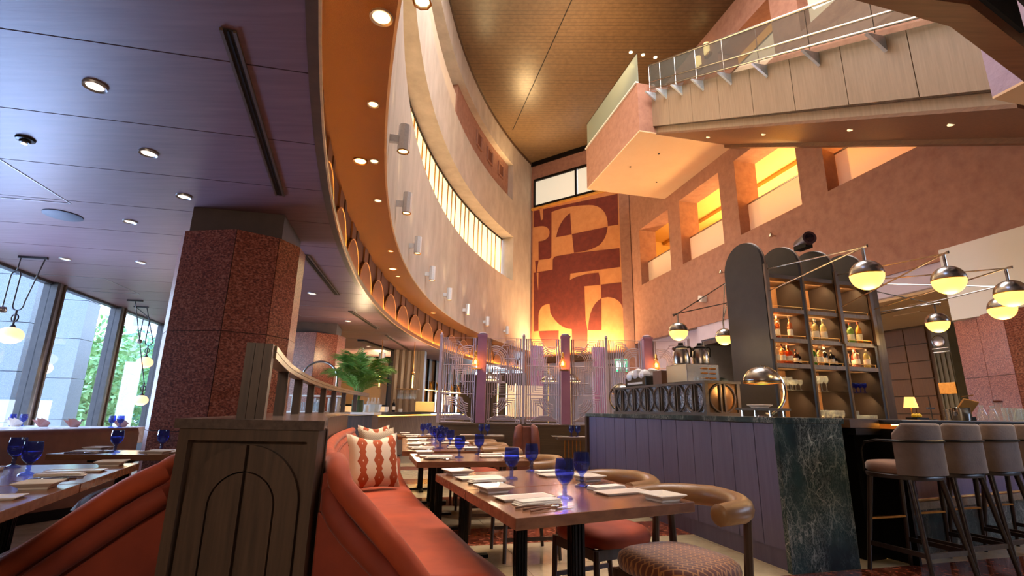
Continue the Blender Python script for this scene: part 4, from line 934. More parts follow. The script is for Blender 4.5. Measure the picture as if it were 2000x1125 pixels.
# ================================================================= FAR END : SCREEN, KITCHEN, BACK ROOMS
# art deco metal screen on a panelled base
SY = 8.5
m_grille = M('mauve grey metal', 'a3949f', 'ad9ea8', 10, .4)
m_mauve = M('mauve pillar', '8a5a72', '96647c', 4, .55)
m_basewood = wood('screen base wood', '54432f', '6a563e', 'X', .5)
sb = thing('low_wall', 'low dark wood wall carrying the metal screen behind the small tables', 'low wall', (1, SY, 0))
for k in range(6):
    MB().box((-.78+.72*k, SY, .45), (.712, .1, .88), None).build('base_panel', m_basewood, sb)
MB().box((1.02, SY, .9), (4.36, .16, .03)).build('base_cap', m_lip, sb)
X0 = -1.17; PITCH = .705
def arcpts(cx, cz, r, a0, a1, n=8): return [(cx+r*math.cos(math.radians(a0+(a1-a0)*i/n)), cz+r*math.sin(math.radians(a0+(a1-a0)*i/n))) for i in range(n+1)]
def grille(x0, w, flip, label):
    # panel from x0 to x0+w, z .93 .. 2.34; flip mirrors it left-right
    t = thing('metal_screen', label, 'screen', (x0+w/2, SY, .93)); H = 1.40
    def P(x, z): return Vector((x0+(w-x if flip else x), SY, .93+z))
    def line(pts, name, r=.0085):
        m = MB(); m.tube([P(*q) for q in pts], r, 4, caps=False); m.build(name, m_grille, t)
    line([(0, 0), (0, H), (w, H), (w, 0), (0, 0)], 'frame', .013)
    line([(.035, 0), (.035, H)], 'upright'); line([(w-.035, 0), (w-.035, H)], 'upright'); line([(.07, 0), (.07, H)], 'upright')
    # upper half : nested angular lines turning into a quarter fan
    for k in range(5):
        d = .1+.032*k
        line([(d, H-.62), (d, H-.04-.028*k), (w-.30+.0*k, H-.04-.028*k)] if k % 2 == 0 else [(d, H-.36), (d, H-.04-.028*k), (w-.26, H-.04-.028*k)], 'nested_line')
    for k in range(5):
        r = .10+.032*k
        line([(w-.12-r, H-.52+.03*k*0)] + arcpts(w-.12, H-.36, r, 180, 72), 'fan_arc')
    line([(w-.30, H-.06), (w-.10, H-.30)], 'diagonal')
    for k in range(3): line([(.1+.05*k, H-.34-.03*k), (w-.26-.02*k, H-.34-.03*k)], 'crossbar')
    line([(0, H-.46), (w, H-.46)], 'crossbar')
    # middle : nested rectangles hanging like a key pattern
    for k in range(5):
        x_, z_ = .11+.036*k, .50-.0+.035*k
        line([(x_, H-.47), (x_, z_), (x_+.36-.072*k, z_), (x_+.36-.072*k, H-.50-.03*k), (x_+.03, H-.50-.03*k)], 'key_line')
    for k in range(4): line([(w-.07-.045*k, .40+.03*k), (w-.07-.045*k, H-.46-.02*k)], 'upright')
    line([(0, .46), (w, .46)], 'crossbar'); line([(w-.3, .66), (w, .66)], 'crossbar')
    # lower : fan below
    for k in range(5):
        r = .10+.032*k
        line(arcpts(w-.10, .40, r, 180, 270) if True else [], 'fan_arc')
    for k in range(4): line([(.08, .40-.035*k), (w-.22-.03*k, .40-.035*k), (w-.12, .12+.0*k)] if k == 0 else [(.08+.03*k, .40-.035*k), (w-.24-.03*k, .40-.035*k)], 'nested_line')
    for k in range(5): line([(.09+.03*k, .38-.03*k), (.09+.03*k, .06+.015*k), (w-.02-.04*k, .06+.015*k)], 'nested_line')
    line([(w-.34, .30), (w-.06, .05)], 'diagonal'); line([(0, .045), (w, .045)], 'crossbar')
# pillars and slender posts between the panels
PX = [-.487, .93, 2.335]; SX = [.222, 1.632, 3.04]
segs = [(-1.15, -.60), (-.38, .17), (.27, .82), (1.04, 1.58), (1.68, 2.23), (2.44, 2.98)]
labs = ['leftmost panel of the metal screen, beside the kitchen counter', 'second metal screen panel, right of the first mauve pillar', 'third metal screen panel, left of the middle mauve pillar', 'fourth metal screen panel, right of the middle mauve pillar', 'fifth metal screen panel, behind the coffee station, with the exit sign behind', 'rightmost metal screen panel behind the coffee pots']
for k, (a_, b_) in enumerate(segs): grille(a_, b_-a_, k % 2 == 1, labs[k])
for k, x in enumerate(PX):
    t = thing('screen_pillar', ['left', 'middle', 'right'][k] + ' mauve square pillar of the metal screen', 'pillar', (x, SY, .915))
    MB().box((x, SY, 1.64), (.15, .15, 1.44)).build('shaft', m_mauve, t, bevel=.006)
    m = MB(); m.box((x, SY, 2.37), (.17, .17, .03)); m.build('cap', m_mauve, t)
    MB().lathe([(.08, 2.385), (.06, 2.40), (.075, 2.41), (.04, 2.43), (.0, 2.435)], 12, (x, SY, 0)).build('finial', m_grille, t)
for k, x in enumerate([-1.19] + SX):
    t = thing('screen_post', ['slender end post at the left end of the screen', 'slender knob topped post between second and third screen panels', 'slender knob topped post between fourth and fifth screen panels', 'slender end post at the right end of the screen'][k], 'post', (x, SY, .915))
    MB().box((x, SY, 1.64), (.045, .045, 1.44)).build('shaft', m_grille, t)
    MB().lathe([(.02, 2.36), (.034, 2.375), (.02, 2.385), (.022, 2.40), (.0, 2.42)], 10, (x, SY, 0)).build('finial', m_grille, t, smooth=True)
m_amberglass = glass_mat('amber glass shade', 'ffdcae', rough=.1, alpha=.12); m_bulb = emit_mat('warm bulb', 'ffc060', 9)
for k, x in enumerate([-.487-.1, .93-.06, 2.335+.10]):
    t = thing('glass_sconce', ['amber glass wall lamp on the left mauve pillar', 'amber glass wall lamp on the middle mauve pillar', 'amber glass wall lamp on the right mauve pillar above the crumpled bag'][k], 'lamp', (x, SY-.13, 1.85))
    y = SY-.14
    MB().lathe([(.055, 1.84), (.06, 1.86), (.055, 1.93), (.03, 1.975), (.028, 2.0)], 14, (x, y, 0), cap=False).build('glass_shade', m_amberglass, t, smooth=True)
    MB().lathe([(.0, 1.87), (.022, 1.88), (.022, 1.93), (0, 1.95)], 10, (x, y, 0)).build('bulb', m_bulb, t, smooth=True)
    MB().lathe([(.03, 1.995), (.032, 2.01), (.02, 2.03), (.022, 2.08), (.0, 2.1)], 12, (x, y, 0)).build('holder', m_brass, t)
    MB().tube([(x, y, 2.05), (x, SY-.06, 2.06)], .007, 6).build('arm', m_brass, t)
    MB().box((x+.02, y+.02, 1.80), (.15, .1, .02)).build('lip_tray', m_brass, t)
    lamp('POINT', 'sconce glow', (x, y-.05, 1.9), 4, (1, .6, .22), None, .05)
# kitchen counter sweeping round behind the divider, with a strip light under its top
kc = thing('kitchen_counter', 'long curved kitchen counter with fluted front and amber strip light', 'counter', arc(27.0, 9, 0))
m = MB(); ring(m, 26.9, 27.33, 1.0, 1.05, -3, 16.5); m.build('counter_top', m_black, kc)
m = MB(); ring(m, 27.0, 27.3, 0, .98, -3, 16.5); m.build('counter_body', m_greywood, kc)
m = MB(); ring(m, 26.985, 27.0, .955, .975, -3, 16.5); m.build('strip_light', emit_mat('counter strip', 'ffb040', 8), kc)
m = MB()
for k in range(102):
    c = arc(26.995, -3+k*.19, 0); m.lathe([(.028, 0.02), (.028, .95)], 6, (c.x, c.y, 0), cap=False)
m.build('fluting', m_greywood, kc, kind='stuff')
# kitchen wall with glazed arches behind it
m_kwall = wood('kitchen wall wood', '6b5238', '83683f', 'Z', .5); m_kglow = M('kitchen wall paint', 'c8a878', 'd2b284', 3, .7)
KR = 28.4
kw = thing('wall_kitchen', 'x', 'x'); del kw['label'], kw['category']; kw['kind'] = 'structure'
m = MB(); ring(m, 31.2, 31.4, 0, 3.0, -2, 26); m.build('rear_wall', m_kglow, kw)
m = MB(); ring(m, KR, KR+.2, 2.95, 3.0, 5, 24); m.build('head', m_black, kw)
aw = 2.05
for k in range(9):
    a = 13.2+aw*(k+.0)*.62; hw = math.degrees(.60/KR)
    c = arc(KR, a, 0); n = (Vector((CX, CY, 0))-c).normalized(); u = n.cross(Z3)
    r_ = .48; out = [(-.62, 3.0), (-.62, 1.0), (-r_, 1.0)] + [(-r_*math.cos(PI*i/14), 1.72+r_*1.0*math.sin(PI*i/14)) for i in range(15)] + [(r_, 1.0), (.62, 1.0), (.62, 3.0)]
    MB().prism(out, c, u, Z3, n*-.1).build('arch_panel', m_kwall, kw)
    MB().tube([c+n*.02+u*p_[0]+Z3*p_[1] for p_ in out[2:18]], .016, 5).build('arch_trim', m_brass, kw)
    m = MB(); m.box(c+u*.63+Z3*2.0, (.05, .16, 2.0), (u, n, Z3)); m.build('mullion', m_black, kw)
m = MB(); ring(m, KR-.35, KR-.33, 1.80, 1.825, 12.2, 22); tag(m.build('pass_light', emit_mat('pass strip', 'ffd27a', 5)), 'thin level strip light above the kitchen pass, behind the screen', 'strip light')
# fluted wood pillar and mirror beside it
kp = thing('wood_pillar', 'fluted grey wood pillar beside the kitchen pass with warm light on it', 'pillar', (-3.35, 16.4, 0))
for k in range(5):
    MB().lathe([(.11, 0), (.11, 3.0)], 8, (-3.72+.19*k, 16.3+.05*k, 0), cap=False).build('flute', m_greywood, kp, smooth=True)
MB().box((-3.33, 16.6, 1.5), (1.0, .4, 3.0)).build('core', m_greywood, kp)
MB().box((-3.86, 16.5, 1.5), (.12, .5, 2.99)).build('edge_board', m_tower, kp)
kwin = thing('back_mirror', 'cream lit mirror panel behind the palm with a dark frame', 'mirror', (-4.9, 16.6, 1.2))
MB().box((-4.9, 16.7, 2.0), (1.7, .03, 1.5)).build('pane', M('smoky mirror', 'c8a066', 'd4ac74', 2, .35), kwin)
for q in ((-4.9, 2.78, 1.8, .06), (-4.9, 1.22, 1.8, .06)): MB().box((q[0], 16.66, q[1]), (q[2], .06, q[3])).build('frame_rail', m_black, kwin)
for x in (-5.77, -4.03): MB().box((x, 16.66, 2.0), (.06, .06, 1.6)).build('frame_stile', m_black, kwin)
for k, x in enumerate((-4.72, -4.1)):
    t = thing('cylinder_light', ['left', 'right'][k]+' grey cylinder downlight hanging above the palm', 'light', (x, 15.9, 2.5))
    MB().lathe([(.1, 2.55), (.1, 2.85), (.02, 2.87), (.02, 3.0)], 14, (x, 15.9, 0)).build('housing', m_alu, t, smooth=40)
    MB().lathe([(.001, 2.56), (.09, 2.545)], 14, (x, 15.9, 0), cap=False).build('lens', m_dl, t)
for k, (x, y) in enumerate(((-3.6, 13.9), (-2.75, 14.2))):
    t = thing('tube_lamp', ['left', 'right'][k]+' hanging tube lamp with bright filament by the kitchen pillar', 'lamp', (x, y, 1.7))
    MB().lathe([(.05, 1.65), (.05, 2.1)], 12, (x, y, 0), cap=False).build('glass_tube', m_clear, t, smooth=True)
    MB().lathe([(.0, 1.7), (.014, 1.71), (.014, 2.05), (0, 2.06)], 8, (x, y, 0)).build('filament', m_bulb, t)
    MB().lathe([(.04, 2.09), (.04, 2.14), (.012, 2.16), (.012, 3.0)], 10, (x, y, 0)).build('stem', m_brass, t)
# things on the kitchen counter
def onk(a, r=27.12, z=1.05): return arc(r, a, z)
q = onk(-1.0); t = thing('ice_tray', 'clear cut glass ice tray with upturned carafes on the kitchen counter', 'tray', q)
MB().lathe([(.16, q.z), (.2, q.z+.16), (.19, q.z+.16), (.15, q.z+.02)], 12, (q.x, q.y, 0)).build('bowl', glass_mat('cut glass', 'e8ecee', rough=.1, alpha=.35), t)
for k in range(4): MB().lathe([(.03, q.z+.03), (.035, q.z+.2), (.015, q.z+.25), (.02, q.z+.3)], 10, (q.x-.1+.07*k, q.y+.03*(k % 2), 0), cap=False).build('carafe', m_gl, t, smooth=True)
q = onk(2.9); bottle((q.x, q.y, q.z+.001), .30, .04, '1a1210', m_black, True, 'black wine bottle with small label standing on the kitchen counter', 'kitchen counter bottle')
for k, (a, h, r_) in enumerate(((1.6, .12, .05), (-2.2, .14, .06), (9.6, .16, .05), (10.4, .11, .05), (4.2, .08, .06))):
    q = onk(a); o = MB().lathe([(r_*.8, q.z), (r_, q.z+h*.6), (r_*.9, q.z+h)], 12, (q.x, q.y, 0)).build('jar', m_white, smooth=True)
    tag(o, ['short white jar left of the black wine bottle', 'round white jar left of the ice tray', 'taller white jar near the screen on the kitchen counter', 'small white pot beside the taller jar near the screen', 'low white dish right of the black wine bottle'][k], 'jar')
rk = thing('glass_rack', 'hanging rack of upturned stem glasses in the kitchen pass', 'rack', (-2.95, 14.6, 1.5))
MB().box((-2.95, 14.6, 1.68), (.62, .4, .02)).build('board', m_brass, rk)
for i in range(6):
    for j in range(2): MB().lathe([(.03, 1.665), (.006, 1.655), (.005, 1.58), (.03, 1.53), (.035, 1.46), (.03, 1.41)], 8, (-3.18+.09*i, 14.5+.18*j, 0), cap=False).build('hung_glass', m_gl, rk, smooth=True)
nt_ = MB().box((-1.95, 15.9, 1.42), (.22, .01, .3)); tag(nt_.build('notice_sheet', m_white), 'white paper sheet pinned in the kitchen pass', 'paper')
kb = MB().box((-2.55, 15.4, 1.2), (.55, .3, .3)); tag(kb.build('bread_box', M('lit box', 'e0c070', 'e8ca80', 4, .5), bevel=.02), 'pale yellow box on the back shelf of the kitchen pass', 'box')
# room behind the screen : dark beam, lilac opening, sign, low lamps
m = MB(); panel(m, ew, -.2, 5.0, 3.35, 3.62, -.06, .06); m.build('trim_9', m_lip, kind='structure')
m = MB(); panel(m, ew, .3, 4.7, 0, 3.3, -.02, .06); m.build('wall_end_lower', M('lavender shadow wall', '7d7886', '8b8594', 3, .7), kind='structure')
ex = thing('exit_sign', 'small green and white lit exit sign with running figure seen through the screen', 'sign', (2.74, 12.4, 2.25))
MB().box((2.51, 12.45, 2.28), (.301, .03, .04)).build('bracket_arm', m_black, ex)
MB().box((2.74, 12.4, 2.27), (.33, .05, .33)).build('sign_box', m_white, ex)
m_ex_g = emit_mat('exit green', '37c98c', 1.6); m_ex_w = emit_mat('exit white', 'e8fff4', 1.8)
MB().box((2.74, 12.37, 2.27), (.31, .012, .31)).build('sign_face', m_ex_g, ex)
for c_, s_ in (((2.78, 2.35), (.1, .22)), ((2.93, 2.41), (.06, .06)), ((2.91, 2.33), (.05, .1)), ((2.96, 2.27), (.09, .03)), ((2.88, 2.26), (.03, .08))):
    MB().box((c_[0]-.11, 12.362, c_[1]-.08), (s_[0], .006, s_[1])).build('pictogram', m_ex_w, ex)
def dish_lamp(x, y, z, lab):
    t = thing('dish_lamp', lab, 'lamp', (x, y, z))
    MB().lathe([(.19, z), (.19, z+.01), (.14, z+.07), (.06, z+.12), (.05, z+.16)], 18, (x, y, 0), cap=False).build('metal_shade', m_steel, t, smooth=True)
    MB().lathe([(.001, z+.01), (.18, z+.004)], 18, (x, y, 0), cap=False).build('diffuser', m_bulb if False else emit_mat('dish diffuser', 'ffd48a', 3) if 'dish diffuser' not in bpy.data.materials else bpy.data.materials['dish diffuser'], t)
    MB().tube([(x, y, z+.15), (x, y, z+.3), (x, y+.12, z+.36), (x, y+.24, z+.3), (x, y+.24, 0)], .01, 6).build('stand', m_brass, t, smooth=True); MB().lathe([(.13, 0), (.13, .02), (.02, .03)], 14, (x, y+.24, 0)).build('foot', m_brass, t); return t
dish_lamp(-.42, 10.2, 1.72, 'dish shaped lamp behind the second screen panel')
dish_lamp(.80, 10.4, 1.73, 'dish shaped lamp left of the middle mauve pillar, behind the screen')
dish_lamp(1.28, 10.4, 1.73, 'dish shaped lamp right of the middle mauve pillar, behind the screen')
for k, x in enumerate((.65, 2.2)):
    b = MB(); b.box((x, 12.4, 1.35), (.32, .3, 2.7)); tag(b.build('mauve_post', m_mauve), ['left', 'right'][k] + ' mauve square post in the room behind the screen', 'post')
m_shelfdark = wood('dark cabinet', '352a26', '46382f', 'Z', .5)
sbk = thing('rear_cabinet', 'dark tall cabinet wall in the room behind the screen', 'cabinet', (-.7, 18.5, 0))
for k in range(4): MB().box((-1.6+.62*k, 20-.42*k, 1.25), (.6, .35, 2.5), ((.82, -.57, 0), (.57, .82, 0), (0, 0, 1))).build('door', m_shelfdark, sbk)
lj = thing('rear_bar_shelf', 'low lit display shelf behind the screen with bright uprights', 'shelf', (.05, 11.5, 0))
for k in range(3): MB().box((-.28+.2*k, 11.5, 1.35), (.025, .03, .75)).build('lit_upright', emit_mat('upright glow', 'ffd58a', 4) if k == 0 else bpy.data.materials['upright glow'], lj)
MB().box((.35, 11.55, .93), (1.5, .4, .06)).build('shelf_top', m_greywood, lj); MB().box((.35, 11.55, .45), (1.45, .36, .9)).build('cabinet', m_shelfdark, lj)
MB().box((.35, 11.7, 1.35), (.8, .05, .7)).build('glass_panel', m_frost, lj)
# portal and panelled back room at the right
r = MB(); panel(r, rw, 1.6, 3.3, 0, 3.4, .9, 2.4); panel(r, rw, 3.0, 3.3, 0, 3.47, .02, .9)
pt = thing('portal', 'x', 'x'); del pt['label'], pt['category']; pt.name = 'trim_10'; pt['kind'] = 'structure'
for nm, a_, mm in (('back', (1.3, 3.1, 0, 3.47, 2.6, 2.7), m_shelfdark), ('left_cheek', (3.05, 3.2, 0, 3.42, .02, 2.6), M('portal grey', '6b6660', '77726b', 3, .6)), ('head', (.2, 3.2, 3.3, 3.42, .02, 2.6), m_tower), ('frame', (3.15, 3.3, 0, 3.47, 0, .06), m_lav)):
    m = MB(); panel(m, rw, *a_); m.build(nm, mm, pt)
m = MB(); panel(m, rw, 3.3, 7, 0, 3.95, .3, .4); m.build('wall_side_lower', m_lav, kind='structure')
for k in range(3):
    m = MB(); panel(m, rw, 1.4, 2.9, 1.1+.5*k, 1.13+.5*k, 2.1, 2.6); m.build('shelf', m_greywood, pt)
m = MB(); panel(m, rw, -1.6, 2.6, 0, 3.45, 3.3, 3.4); m.build('wall_back', M('panelled wall base', '4a3018', '5a3c20', 5, .55), kind='structure')
WB_ = bpy.data.objects['wall_back']
m_pan = wood('wall panel wood', '5c3a1c', '704824', 'Z', .5)
for i in range(6):
    for j in range(7):
        m = MB(); panel(m, rw, -1.45+.57*i+.012, -1.45+.57*i+.558, .37+.43*j+.012, .37+.43*j+.418, 3.26, 3.3); m.build('wall_panel', m_pan, WB_)
m = MB(); panel(m, rw, -26, 3, 0, 4.2, 7.0, 7.1); m.build('wall_far_room', m_shelfdark, kind='structure')
# grey green pilaster with medallion, lit header and wardrobe doors
pl = thing('deco_pilaster', 'grey green deco pilaster with a round medallion on the back room wall', 'pillar', rw(-1.78, 0, 3.3))
m_gg = M('grey green paint', '6a6450', '787260', 4, .5)
def pb(nm, a, mm): m = MB(); panel(m, rw, *a); m.build(nm, mm, pl)
pb('shaft', (-1.98, -1.6, 0, 3.4, 3.22, 3.5), m_gg)
for s_ in (-1.95, -1.84, -1.72, -1.62): pb('rib', (s_-.015, s_+.015, 0, 2.66, 3.19, 3.22), m_gg)
pb('plaque', (-1.98, -1.6, 1.70, 1.96, 3.17, 3.2), m_brass)
for z in (2.68, 2.77): pb('band', (-1.98, -1.6, z, z+.02, 3.18, 3.22), m_steel)
MB().lathe([(.15, 0), (.15, .02), (.125, .03), (.115, .02), (.001, .03)], 24, rw(-1.75, 2.95, 3.22), (DW, Z3, NW*-1)).build('medallion', m_steel, pl, smooth=40)
hd = MB(); panel(hd, rw, -5, 1.5, 3.18, 3.43, 6.0, 6.4); hd.build('trim_11', m_shelfdark, kind='structure')
wd = thing('wardrobe', 'pair of tall brown doors beyond the deco pilaster', 'door', rw(-.55, 0, 6.0))
for k in range(3):
    for z0_, z1_ in ((0, 2.27), (2.29, 3.1)):
        m = MB(); panel(m, rw, -.82-.3*k+.3, -.53-.3*k+.3, z0_, z1_, 6.0, 6.05); m.build('door_leaf', m_pan, wd)
m = MB(); panel(m, rw, -1.53, -1.47, 0, 2.97, 5.0, 5.1); m.build('lit_jamb', M('jamb paint', 'd6a050', 'dcaa5c', 3, .6), wd)
# ================================================================= DINING AREA
def spline(pts, step=.06):
    P = [Vector((p[0], p[1], 0)) for p in pts]; out = []
    for i in range(len(P)-1):
        a, b, c, d = P[max(i-1, 0)], P[i], P[i+1], P[min(i+2, len(P)-1)]
        n = max(2, int((c-b).length/step))
        for k in range(n):
            t = k/n; out.append(.5*((2*b)+(c-a)*t+(2*a-5*b+4*c-d)*t*t+(3*b-a-3*c+d)*t**3))
    out.append(P[-1]); return out
def frames(path):
    o = []
    for i, p in enumerate(path):
        t = (path[min(i+1, len(path)-1)]-path[max(i-1, 0)]).normalized(); o.append((p, Vector((t.y, -t.x, 0))))
    return o
def sweep(mb, fr_, prof, side=1, cap=True, ymin=None):
    rows = [[p + n*(q[0]*side) + Z3*q[1] for q in prof] for p, n in fr_]
    if ymin is not None: rows = [[Vector((p.x, max(p.y, ymin+i*.0004), p.z)) for p in r] for i, r in enumerate(rows)]
    mb.grid(rows, closed=True)
    if cap: mb.add(rows[0], [tuple(range(len(prof)))]); mb.add(rows[-1], [tuple(range(len(prof)-1, -1, -1))])
    return mb
def circ(cx, cz, rx, rz, n=14): return [(cx+rx*math.cos(2*PI*i/n), cz+rz*math.sin(2*PI*i/n)) for i in range(n)]
m_velvet = M('rust velvet', '8a3012', 'b44a1e', 3.5, .75, sheen=.15, contrast=(.25, .75), detail=3, bump=.15, bscale=5)
m_velvet_d = M('rust velvet outer', '702510', '8c341a', 3, .75, sheen=.15, contrast=(.3, .7), bump=.08, bscale=8)
def spline3(pts, step=.06):
    P = [Vector(p) for p in pts]; out = []
    for i in range(len(P)-1):
        a, b, c, d = P[max(i-1, 0)], P[i], P[i+1], P[min(i+2, len(P)-1)]; n = max(2, int((c-b).length/step))
        for k in range(n):
            t = k/n; out.append(.5*((2*b)+(c-a)*t+(2*a-5*b+4*c-d)*t*t+(3*b-a-3*c+d)*t**3))
    out.append(P[-1]); return out
def banquette(pts, side, label, cuts, up_, low_, end_):
    path = spline(pts); fr_ = frames(path); fb = [q for q in fr_ if q[0].y > 2.2]; mid = fr_[len(fr_)//2][0]
    t = thing('banquette', label, 'banquette', (mid.x, mid.y, 0))
    m = MB(); m.tube(spline3(up_), .047, 14); m.build('top_roll', m_velvet, t, smooth=True)
    m = MB(); m.tube(spline3(low_), .043, 14); m.build('lower_roll', m_velvet_d, t, smooth=True)
    m = MB(); sweep(m, fb, [(-.03, .02), (-.03, .70), (.0, .74), (.03, .69), (.03, .02)], side, True, 2.215); m.build('outer_panel', m_velvet_d, t, smooth=30)
    m = MB(); sweep(m, fb, [(.03, .40), (.01, .79), (.04, .785), (.055, .76), (.065, .73), (.09, .70), (.145, .50), (.15, .40)], side, True, 2.215); m.build('backrest', m_velvet, t, smooth=50)
    m = MB(); sweep(m, fb, circ(.066, .735, .012, .012, 8), side, True, 2.215); m.build('piping', m_velvet_d, t, smooth=True)
    N = len(fr_)
    for a_, b_ in zip(cuts, cuts[1:]):
        i0, i1 = int(a_*(N-1)), int(b_*(N-1)); seg = fr_[i0:i1+1]
        m = MB(); sweep(m, seg, [(.11, .33), (.11, .45), (.2, .462), (.48, .466), (.65, .458), (.695, .445), (.715, .41), (.71, .36), (.69, .33)], side, True, 2.215); m.build('seat_cushion', m_velvet, t, smooth=50)
    m = MB(); sweep(m, fr_, [(.0, 0.0), (.0, .33), (.65, .33), (.65, .06), (.6, 0)], side, True, 2.215); m.build('seat_base', m_velvet_d, t)
    for k, (poly, y0, th) in enumerate(end_):
        m = MB(); m.prism(poly, (0, y0, 0), (1, 0, 0), Z3, (0, th, 0)); m.build('end_panel', m_velvet_d, t, bevel=.012 if k == 0 else 0)
    return fr_
RQ = [(-.58, 1.86), (-.69, 2.18), (-.80, 2.42), (-.92, 2.75), (-1.13, 3.3), (-1.49, 4.31), (-1.93, 5.87), (-2.28, 7.5)]
frR = banquette(RQ, 1, 'long curved rust velvet banquette with rolled back running along the slatted divider', [0, .15, .36, .56, .78, 1],
    [(-2.28, 7.5, .806), (-1.93, 5.87, .806), (-1.49, 4.31, .806), (-1.13, 3.3, .815), (-.92, 2.75, .845), (-.795, 2.42, .875), (-.715, 2.2, .872), (-.675, 2.15, .812), (-.61, 2.14, .752), (-.497, 2.14, .644), (-.353, 2.14, .49), (-.23, 2.15, .33), (-.14, 2.16, .18)],
    [(-2.29, 7.5, .722), (-1.94, 5.87, .722), (-1.50, 4.31, .722), (-1.15, 3.3, .73), (-.95, 2.75, .76), (-.80, 2.40, .79), (-.722, 2.2, .795), (-.70, 2.13, .735), (-.619, 2.12, .638), (-.446, 2.12, .485), (-.32, 2.13, .33), (-.24, 2.14, .18)],
    [([(-.758, 0), (-.758, .72), (-.745, .715), (-.68, .657), (-.552, .547), (-.484, .488), (-.36, .33), (-.29, .16), (-.27, 0)], 2.135, .05),
     ([(-.756, 0), (-.756, .86), (-.73, .87), (-.61, .75), (-.497, .644), (-.353, .49), (-.22, .31), (-.12, .12), (-.1, 0)], 2.15, .06)])
LQ = [(-1.46, 2.25), (-1.61, 2.6), (-1.79, 3.1), (-1.92, 3.6)]
frL = banquette(LQ, -1, 'rust velvet banquette at lower left facing the window tables', [0, .5, 1],
    [(-1.92, 3.6, .81), (-1.62, 2.7, .83), (-1.47, 2.35, .87), (-1.44, 2.2, .845), (-1.552, 2.18, .784), (-1.711, 2.18, .674), (-1.865, 2.18, .561), (-1.987, 2.18, .479), (-2.12, 2.19, .37)],
    [(-1.91, 3.6, .72), (-1.60, 2.7, .74), (-1.43, 2.35, .77), (-1.40, 2.17, .762), (-1.531, 2.16, .677), (-1.687, 2.16, .564), (-1.824, 2.16, .465), (-1.96, 2.17, .34)],
    [([(-1.36, 0), (-1.36, .73), (-1.45, .68), (-1.60, .57), (-1.76, .45), (-1.9, .3), (-1.95, 0)], 2.175, .05),
     ([(-1.36, 0), (-1.38, .84), (-1.44, .845), (-1.552, .784), (-1.711, .674), (-1.865, .561), (-1.987, .479), (-2.12, .37), (-2.15, 0)], 2.19, .06)])
# divider : cabinet end, ledge top, side boards, posts and rail
def onpath(px, r=26.9, z=1.07):
    d = ray(px, 812); o = Vector((-CX, -CY)); dx, dy = d.x, d.y
    a = dx*dx+dy*dy; b = 2*(o.x*dx+o.y*dy); c = o.x**2+o.y**2-r*r; t = (-b+math.sqrt(b*b-4*a*c))/(2*a)
    return Vector((dx*t, dy*t, z))
dv = thing('divider', 'dark oak divider cabinet with arched panel end and slatted rail between the banquettes', 'divider', (-1.3, 3.0, 0))
yf = 2.12
xl, xr = -1.345, -.765
m = MB(); m.box(((xl+xr)/2, yf+.06, .515), (xr-xl-.03, .1, 1.03)); m.build('end_panel', m_darkwood, dv)
fz = yf+.008
for (a_, b_, z0, z1) in ((xl+.008, xl+.05, 0, 1.03), (xr-.05, xr-.008, 0, 1.03), (xl+.05, xr-.05, .985, 1.03)):
    m = MB(); m.box(((a_+b_)/2, yf-.006, (z0+z1)/2), (b_-a_, .034, z1-z0)); m.build('frame_rail', m_darkwood, dv)
xm = (xl+xr)/2
def half_arch(s_, ro, zo, ri, zi, g0=.007):
    # half of an arched board: outer radius ro with crown zo, inner radius ri with crown zi (ri = 0 for a solid board)
    ca = lambda r_, zt, th: (xm+s_*max(r_*math.cos(th), g0), zt-r_+r_*math.sin(th))
    pts = [(xm+s_*ro, 0)] + [ca(ro, zo, PI/2*i/14) for i in range(15)]
    if ri: pts += [ca(ri, zi, PI/2*i/14) for i in range(14, -1, -1)] + [(xm+s_*ri, 0)]
    else: pts += [(xm+s_*g0, 0)]
    return pts
for s_ in (-1, 1):
    for ro, zo, ri, zi in ((.225, .968, .135, .868), (.127, .862, 0, 0)):
        m = MB(); m.prism(half_arch(s_, ro, zo, ri, zi), (0, yf+.008, 0), (1, 0, 0), Z3, (0, -.02, 0)); m.build('arch_board', m_darkwood, dv)
bodyR = [Vector((-.775, 2.2, 0))] + [p + n*-.075 for p, n in frR if p.y > 2.45]
left_ = [(xl+.01, yf+.1), (-1.49, 2.7), (-1.70, 3.4), (-2.05, 4.4), (-2.18, 5.2), (-2.36, 6.2), (-2.5, 7.2), (-2.56, 8.0)]
MB().slab([(p.x, p.y) for p in bodyR if True] + [(x, y) for x, y in reversed(left_)], .0, 1.03).build('body', m_darkwood, dv)
side = frames(spline([(p.x, p.y) for p in bodyR[::6]], .25))
for a_, b_ in zip(side, side[1:]):
    p, q = a_[0], b_[0]; d = (q-p).normalized()
    m = MB(); m.bar(p+d*.003+a_[1]*-.010+Z3*.935, q-d*.003+a_[1]*-.010+Z3*.935, .022, .2); m.build('side_board', m_greywood, dv)
topR = [p + n*-.05 for p, n in frR if p.y > 2.4]
MB().slab([(xr+.015, yf-.03)] + [(p.x, p.y) for p in topR if p.y > 2.2] + [(x-.02, y) for x, y in reversed(left_[1:])] + [(xl-.012, yf-.03)], 1.03, 1.068).build('ledge_top', wood('ledge oak', '4b3f3a', '64554d', 'Y', .22), dv)
cp = Vector((-1.125, 2.24, 1.068))
dpost = (onpath(544)-onpath(505)).normalized(); npost = Vector((dpost.y, -dpost.x, 0))
for k in range(3):
    m = MB(); m.box(cp + npost*(-.036+.036*k) + Z3*.163, (.08, .034, .326), (dpost, npost, Z3)); m.build('end_post', m_darkwood, dv)
pp = []
